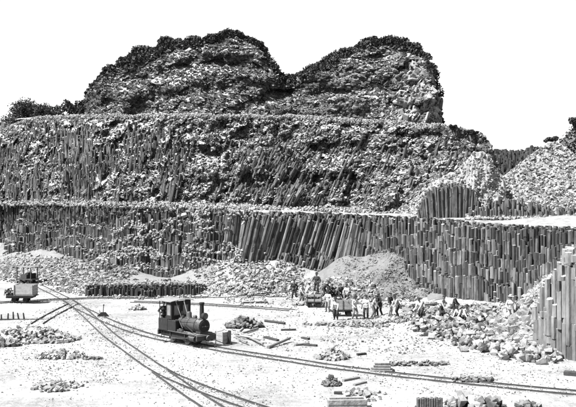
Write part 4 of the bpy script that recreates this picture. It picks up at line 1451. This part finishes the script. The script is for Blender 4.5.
for i, (px, lab) in enumerate(((146, 'left one of two dark men seated against the low ledge behind the locomotive'), (151.5, 'right one of two dark men seated against the low ledge behind the locomotive'))):
    x, y = G(px, 297.2)
    z = float(gz(x, y))
    person(lab, (x, y, z - .005), FACE + (.3 if i == 0 else -.2), pelvis=(0, -.22, .55), lean=.15, hands=[(-.15, .16, .62), (.15, .16, .62)], feet=[(-.14, .22, .085), (.14, .26, .085)], shirt=.02, trousers=.02)
    st = obj_np('stone_block', *chunks(np.array([[0, 0, .2]]), rand_rot(1, .98), np.array([[.6, .5, .44]]), SETTS), M_STONEDK)
    st.location = (x + (-.02 if i else .06), y + .24, z - .02)
    tag(st, ('right' if i else 'left') + ' one of two stone blocks the seated men sit on, by the low ledge', 'stone block')
for px, py, tr_, sh_, turn, ln, lab in ((340.5, 303, .02, .02, .4, .1, 'man in dark clothes standing behind the pale cart, half hidden by it'), (347, 304, .02, .3, -.6, .15, 'man in grey shirt standing behind the right end of the pale cart'), (373, 317.5, .1, .2, 1.4, .45, 'man in grey clothes stooping between the white shirts and the long bar'), (398, 317.5, .02, .25, -1.2, .5, 'man in grey shirt stooping at the left end of the rubble field'), (301, 303, .1, .3, .9, .35, 'man in pale jacket leaning forward, second from the left of the workers'), (336, 320, .02, .4, -.3, .3, 'man in white shirt bending in front of the pale cart'), (441, 319, .03, .3, .8, .45, 'man in grey shirt stooping between the plank and the crouching pair')):
    person(lab, at(px, py), FACE + turn, pelvis=(0, -.04, .91), lean=ln, hands=[(-.2, .3 + .3 * ln, 1.0 - .4 * ln), (.2, .28 + .4 * ln, 1.02 - .5 * ln)], feet=[(-.14, .1, .085), (.14, -.1, .085)], shirt=sh_, trousers=tr_, hat='cap' if px % 2 else 'hat', h=1.66 + .02 * (int(px) % 5))
# driver on the footplate
dl = LOCO.matrix_world if False else Matrix.Translation(LOCO.location) @ Matrix.Rotation(LDIR, 4, 'Z')
dp = dl @ Vector((-1.62, -.52, .735))
person('engine driver in dark clothes leaning out of the open locomotive cab', tuple(dp), FACE + .5, lean=.05, hands=[(-.26, .22, 1.0), (.25, .18, 1.0)], shirt=.02, trousers=.02, hat='cap', group='engine crew')

# ------------------------------------------------------------------ timber and bars lying about (ends given on the ground)
def timber(name, cat, label, a, b, thick, m, round_=False, zoff=0.0, zb=None):
    pa, pb_ = hit(*a)[0], hit(*b)[0]
    A, B = Vector(pa), Vector(pb_)
    A.z += thick * .45 + zoff
    B.z += thick * .45 + (zoff if zb is None else zb)
    d = B - A
    q = MB()
    if round_:
        q.cyl((-d.length / 2, 0, 0), (d.length / 2, 0, 0), thick / 2, thick * .42, 10)
    else:
        q.box((0, 0, 0), (d.length, thick * 1.6, thick), bev=thick * .12)
    o = q.build(name, m, None, round_)
    o.location = (A + B) / 2
    o.rotation_euler = (0, -math.asin(d.z / d.length), math.atan2(d.y, d.x))
    return tag(o, label, cat, 'loose timber on the quarry floor')
timber('timber_beam', 'beam', 'short dark beam lying flat in front of the rubble blocks', (424, 336.2), (444, 335.5), .26, M_WOODDK)
timber('timber_beam', 'beam', 'dark beam lying at the far right, in front of the column outcrop', (564, 374.8), (582, 376.5), .22, M_WOODDK)
timber('log', 'log', 'dark pole lying right of the locomotive chimney, near the middle track', (265, 322), (285, 324.5), .20, M_WOODDK, True)
timber('log', 'log', 'thin dark pole below the middle track, right of the longer pole', (281, 331), (296, 330.5), .15, M_WOODDK, True)
timber('log', 'log', 'pole with one raised dark end, nearest the rail behind the planks', (268, 349), (290, 342), .20, M_WOOD, True, zb=.16)
timber('plank', 'plank', 'short dark plank just above the pole with the raised end', (265, 338), (278, 341.5), .14, M_WOODDK)
timber('plank', 'plank', 'left plank of the small group above the sett heap', (295, 346), (309, 344.5), .13, M_WOOD)
timber('plank', 'plank', 'right plank of the small group above the sett heap', (304, 345.5), (317, 346.5), .12, M_WOODDK)
timber('plank', 'plank', 'topmost plank of the small group above the sett heap', (302, 338.6), (309, 340), .13, M_WOODDK)
timber('plank', 'plank', 'single plank lying right of the sett heap', (357, 355.5), (366, 354.5), .12, M_WOODDK)
timber('plank', 'plank', 'long thin plank lying below the near rails', (343, 381.5), (359, 378.5), .11, M_WOOD)
timber('plank', 'plank', 'short thin plank right of the long thin plank below the near rails', (354, 386), (366, 383), .10, M_WOOD)
timber('plank', 'plank', 'short dark plank above the stone trough at the bottom', (334, 394), (342, 394.2), .12, M_WOODDK)
timber('log', 'log', 'dark leaning pole above the pale cart, propped on stones', (333.5, 297.5), (346, 291.5), .22, M_WOODDK, True, zb=.35)
timber('plank', 'plank', 'dark plank on the white ground left of the middle track end', (243, 303.6), (268, 303.2), .16, M_WOODDK)
timber('iron_bar', 'bar', 'long bar lying across the rubble right of the stooping man', (425, 312), (442, 311), .1, M_WOODDK, True, zoff=.5)
# fan of poles right of the locomotive
for i, (a, b, th) in enumerate([((236, 335), (250, 323.5), .15), ((237, 336.5), (258, 330), .17), ((236, 338), (256, 340), .14), ((237, 336), (252, 337.5), .14), ((238, 334.5), (263, 347), .15), ((236, 341), (247, 345.5), .13), ((240, 339), (264, 343.5), .12)]):
    nm = ['topmost', 'second', 'third', 'fourth', 'fifth', 'lowest', 'longest low'][i]
    timber('pole', 'pole', nm + ' pole of the fanned pile right of the locomotive', a, b, th, M_WOODPL if i in (0, 3, 6) else M_WOOD, True, zoff=.03 * i)

# lever, stakes, crate, trough
g = at(103, 316.5)
lv = empty('switch_lever', g)
tag(lv, 'small dark switch lever standing beside the diverging tracks', 'lever')
MB().prism([(-.45, 0), (.45, 0), (.16, .32), (-.16, .32)], -.18, .18).build('stand', M_IRON, lv)
MB().cyl((0, 0, .2), (.05, 0, .85), .035, .03, 8).ball((.055, 0, .88), .06).build('handle', M_IRON, lv)

fe = empty('stake_row', at(14, 320))
tag(fe, 'low row of dark stakes on a plank at the left edge', 'stakes')
for i in range(6):
    zz = rng.uniform(.42, .62)
    MB().cyl((-1.35 + i * .42 + rng.uniform(-.05, .05), 0, -.05), (-1.35 + i * .42 + rng.uniform(-.1, .1), 0, zz), .075, .05, 8).build('stake', M_WOODDK, fe)
MB().box((.5, .0, .05), (3.4, .12, .08)).build('plank', M_WOODDK, fe)

g = at(223, 343.5)
cr = empty('wooden_crate', g, LDIR + .1)
tag(cr, 'pale wooden crate standing in front of the locomotive buffers', 'crate')
for s in (-1, 1):
    for i in range(3):
        MB().box((0, s * .32, .14 + i * .25), (.62, .03, .235), bev=.006).build('side_board', M_WOODPL, cr)
        MB().box((s * .31, 0, .14 + i * .25), (.03, .6, .235), bev=.006).build('end_board', M_WOODPL, cr)
    for t in (-1, 1):
        MB().box((s * .32, t * .34, .39), (.07, .05, .8)).build('corner_post', M_WOOD, cr)
MB().box((0, 0, .7), (.6, .6, .03)).build('lid', M_WOODPL, cr)
pg = at(229.3, 344)
tag(MB().box((0, 0, .42), (.16, .12, .86), bev=.015).box((0, 0, .05), (.3, .26, .1), bev=.01).build('short_post', M_WOODDK, None), 'short dark post standing right of the pale crate', 'post').location = pg

g = at(347, 407.5)
tr = empty('stone_trough', g, .06)
tag(tr, 'long pale stone trough lying at the bottom edge', 'trough')
MB().box((0, 0, .1), (1.7, .55, .16), bev=.02).build('base', M_STONE, tr)
for s in (-1, 1):
    MB().box((0, s * .24, .28), (1.7, .1, .24), bev=.02).build('side', M_STONE, tr)
    MB().box((s * .8, 0, .28), (.1, .36, .24), bev=.02).build('end', M_STONE, tr)

# ------------------------------------------------------------------ heaps of stones: each stone a part of its heap
def heap(label, px, py, rx, ry, hgt, n, size, m, temps=SETTS, name='stone_heap', cat='stone heap', squash=1.0, fill=True, cone=1.0):
    x, y = [float(v) for v in hit(px, py)[0][:2]]
    z0 = float(gz(x, y))
    root = empty(name, (x, y, z0))
    tag(root, label, cat)
    lib = []
    for k in range(6):
        V, Fc = temps[k % len(temps)]
        me = mesh_np(V, [Fc])
        me.name = 'stone'
        me.materials.append(m)
        lib.append(me)
    for k in range(n):
        t, q = rng.uniform(0, 6.28), rng.random() ** .55
        a, b = math.cos(t) * q * rx, math.sin(t) * q * ry
        lay = hgt * max(0, 1 - q ** cone)
        zz = rng.uniform(.6, 1.0) * lay if fill else lay
        s = size * min(rng.lognormal(0, .22), 1.5)
        o = bpy.data.objects.new('stone', lib[rng.integers(0, 6)])
        gg = float(gz(x + a, y + b)) - z0
        o.location = (a, b, gg + zz + s * .25)
        o.scale = (s * rng.uniform(.8, 1.3), s * rng.uniform(.8, 1.2), s * rng.uniform(.7, 1.0) * squash)
        o.rotation_euler = (rng.normal(0, .45), rng.normal(0, .45), rng.uniform(0, 6.28))
        link(o, root)
    return root
heap('largest heap of squared paving stones at the left, below the short spur', 50, 338, 1.9, 1.5, .6, 290, .185, M_STONE)
heap('second heap of paving stones, just below the largest one at the left', 60, 357, 1.4, 1.0, .42, 210, .175, M_STONE)
heap('scattered low heap of flat stones nearest the camera at the left', 57, 387, 1.2, 1.2, .2, 100, .15, M_STONE, squash=.7)
heap('dark little heap at the far left edge below the row of stakes', 4, 346, .9, .5, .35, 40, .24, M_STONEDK)
heap('flat scatter of grey stones on the pale mound at the left edge', 17, 338, 1.9, 1.6, .25, 90, .17, M_STONE, squash=.6)
heap('round heap of small setts just behind the near rails', 332, 358, 1.05, .95, .55, 150, .17, M_STONE)
heap('small pointed heap of grey gravel in front of the near rails', 331.5, 385, .48, .45, .62, 110, .13, M_SCREE, temps=BOULDERS, cone=.8)
heap('dark rough heap of broken rock behind the fanned poles', 243, 327, 1.35, 1.1, .75, 120, .26, M_STONEDK, temps=BOULDERS)
heap('thin line of dark stones along the near rails at the right', 472, 381, 1.15, .35, .18, 46, .17, M_STONEDK, temps=BOULDERS)
heap('small dark line of stones in front of the rubble field, right of the middle', 415, 365, 1.9, .5, .15, 60, .16, M_STONEDK, temps=BOULDERS)
heap('rough clump of grey boulders at the bottom edge, right of the cut block', 467, 406, .95, .8, .5, 60, .32, M_STONE, temps=BOULDERS)
heap('small dark clump of rock at the bottom edge, next to the grey boulders', 492, 407, .5, .5, .35, 24, .28, M_STONEDK, temps=BOULDERS)
heap('small dark rocks at the bottom edge, rightmost clump', 527, 408, .5, .3, .2, 16, .24, M_STONEDK, temps=BOULDERS)
heap('little heap of pale rubble beside the middle track, left of the locomotive cab', 138, 310, .7, .5, .4, 40, .2, M_STONE)
heap('low dark ash pile beside the main track at the left', 91, 359, .65, .42, .12, 60, .12, M_STONEDK, temps=BOULDERS, name='ash_pile', cat='ash pile', squash=.5)
heap('scattered stones around the stone trough at the bottom', 366, 396, 1.0, 1.2, .12, 34, .16, M_STONE)
heap('dark stones heaped where the carts are loaded', 322, 305, 2.6, 1.0, .4, 150, .22, M_STONE, temps=BOULDERS)
heap('band of broken stones below the carts and the men in white shirts', 362, 325, 4.2, 1.2, .2, 230, .18, M_STONE, temps=BOULDERS)

# stack of slabs by the rail
g = at(381, 371)
ss = empty('slab_stack', g, -.1)
tag(ss, 'low stack of flat stone slabs behind the near rails', 'slab stack')
for i in range(4):
    MB().box((rng.uniform(-.06, .06), rng.uniform(-.04, .04), .06 + i * .125), (1.15 - .12 * i, .62, .10), Matrix.Rotation(rng.normal(0, .05), 3, 'Z'), .015).build('slab', M_STONE, ss)
# cut block of short columns at the bottom edge
g = at(430, 409)
cb = empty('column_bundle', g, .03)
tag(cb, 'block of short upright column pieces cut off by the bottom edge', 'stone block')
for i in range(11):
    for j in range(3):
        V, pl = prisms(np.array([[-.5 + i * .1, j * .1, -.1]]), np.array([[-.5 + i * .1, j * .1, .46 + rng.uniform(-.05, .04)]]), np.array([.058]))
        obj_np('column_piece', V, pl, M_SCREE, cb)

# the big rubble field at the foot of the right face: the 300 largest blocks as parts, the rest joined
def rubble_field():
    root = empty('rubble_field', (12.5, 60, 0))
    tag(root, 'wide field of angular pale basalt blocks at the foot of the right face', 'rubble')
    px = np.concatenate([rng.uniform(395, 560, 4200), rng.normal(520, 22, 1300)])
    py = np.concatenate([rng.uniform(303, 364, 4200), rng.normal(340, 14, 1300)])
    low = np.interp(px, [395, 430, 470, 520, 545, 562], [320, 336, 350, 360, 362, 363])
    hi = np.interp(px, [395, 420, 450, 500, 525, 562], [308, 304, 306, 308, 300, 330])
    k = (py < low + rng.normal(0, 2, len(px))) & (py > hi) & (px < 560) & (rng.random(len(px)) < np.interp(px, [395, 450, 480], [.3, .5, .62]))
    px, py = px[k], py[k]
    P = hit(px, py)
    P[:, 2] += rng.uniform(-.02, .32, len(P))
    s = .25 * np.minimum(rng.lognormal(0, .45, len(P)), 1.9) * np.interp(px, [395, 460, 500, 560], [.75, .9, 1.0, .95])
    sc = s[:, None] * rng.uniform(.75, 1.4, (len(P), 3))
    order = np.argsort(-s / P[:, 1])
    big, small = order[:300], order[300:]
    M = rand_rot(len(P), .25)
    lib = []
    for V, Fc in BOULDERS:
        me = mesh_np(V, [Fc]); me.name = 'stone'; me.materials.append(M_RUBBLE); lib.append(me)
    for i in big:
        o = bpy.data.objects.new('stone', lib[rng.integers(0, len(lib))])
        link(o, root)
        m4 = Matrix([list(M[i][r] * sc[i]) + [P[i][r] - root.location[r]] for r in range(3)] + [[0, 0, 0, 1]])
        o.matrix_local = m4
    bx_, by_ = np.meshgrid(np.arange(5, 19.5, .35), np.arange(50, 72, .35), indexing='ij')
    bp, bq = bx_ / by_ * FPX + CX, HY + (HCAM - gz(bx_, by_)) / by_ * FPX
    on = (bp > 400) & (bp < 556) & (bq < np.interp(bp, [395, 430, 470, 520, 545, 562], [316, 331, 345, 355, 358, 359]) + 4 * fbm(bx_ * .8, by_ * .8, 131)) & (bq > np.interp(bp, [395, 450, 525, 562], [306, 308, 309, 330]))
    bV, (bQ,) = sheet(np.stack([bx_, by_, gz(bx_, by_) + .05 + .08 * fbm(bx_ * 1.5, by_ * 1.5, 132)], 2))
    bQ = bQ[on.ravel()[bQ].all(1)]
    obj_np('gap_shade_bed', bV - np.array(root.location), [bQ], M_STONEDK, root)  # dark sheet under the blocks, painting in the shaded gaps between them
    V, pl = chunks(P[small] - np.array(root.location), M[small], sc[small])
    tag(obj_np('small_stones', V, pl, M_RUBBLE, root), kind='stuff')
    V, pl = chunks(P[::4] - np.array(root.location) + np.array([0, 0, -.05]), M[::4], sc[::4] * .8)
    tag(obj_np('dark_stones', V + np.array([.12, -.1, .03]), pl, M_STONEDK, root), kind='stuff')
rubble_field()

# loose stones on the slopes and across the floor: nobody could count them
def scatter(name, label, spec, m, temps=CHIPS, asp=(1, 1, .75)):
    PX, PY, S = [], [], []
    for cx, cy, rx, ry, n, size in spec:
        t, q = rng.uniform(0, 6.28, n), np.sqrt(rng.random(n))
        PX.append(cx + np.cos(t) * q * rx); PY.append(cy + np.sin(t) * q * ry)
        S.append(size * np.minimum(rng.lognormal(0, .35, n), 1.7))
    px, py, s = np.concatenate(PX), np.concatenate(PY), np.concatenate(S)
    P = hit(px, py)
    P[:, 2] += s * .12
    return tag(obj_np(name, *chunks(P, rand_rot(len(P), .3), s[:, None] * np.array([asp]) * rng.uniform(.7, 1.4, (len(P), 3)), temps), m), label, kind='stuff')
scatter('slope_rubble', 'pale broken stones covering the slopes below the left and middle face', [(250, 272, 55, 24, 900, .2), (250, 274, 55, 24, 1200, .1), (60, 272, 70, 14, 700, .2), (150, 290, 90, 10, 900, .18), (330, 292, 55, 14, 1000, .2), (20, 262, 40, 8, 400, .24), (531, 297, 13, 17, 420, .16), (540, 285, 8, 12, 160, .2), (280, 300, 60, 8, 350, .16)], M_STONE)
scatter('slope_rubble', 'darker broken stones on the slopes below the left and middle face', [(245, 275, 60, 20, 520, .2), (60, 272, 80, 14, 1500, .22), (130, 288, 80, 8, 520, .2), (330, 292, 50, 12, 460, .22)], M_STONEDK)
scatter('scree_gravel', 'fine grey scree on the cone behind the workers', [(385, 275, 52, 33, 5200, .09)], M_SCREE)
scatter('scree_gravel', 'dark stones on the upper and right side of the scree cone', [(412, 275, 28, 26, 420, .16), (360, 255, 20, 16, 120, .15)], M_STONEDK)
spec = [(290, 360, 330, 70, 2600, .045), (70, 350, 75, 40, 1300, .06), (300, 330, 80, 22, 700, .07), (470, 372, 110, 25, 900, .055), (240, 375, 90, 25, 600, .05), (390, 335, 70, 20, 700, .09)]
scatter('pebbles', 'small pale stones strewn across the quarry floor', [s for s in spec], M_STONE)
scatter('pebbles', 'small dark stones strewn across the quarry floor', [(a, b, c, d, n // 5, s) for a, b, c, d, n, s in spec], M_STONEDK)
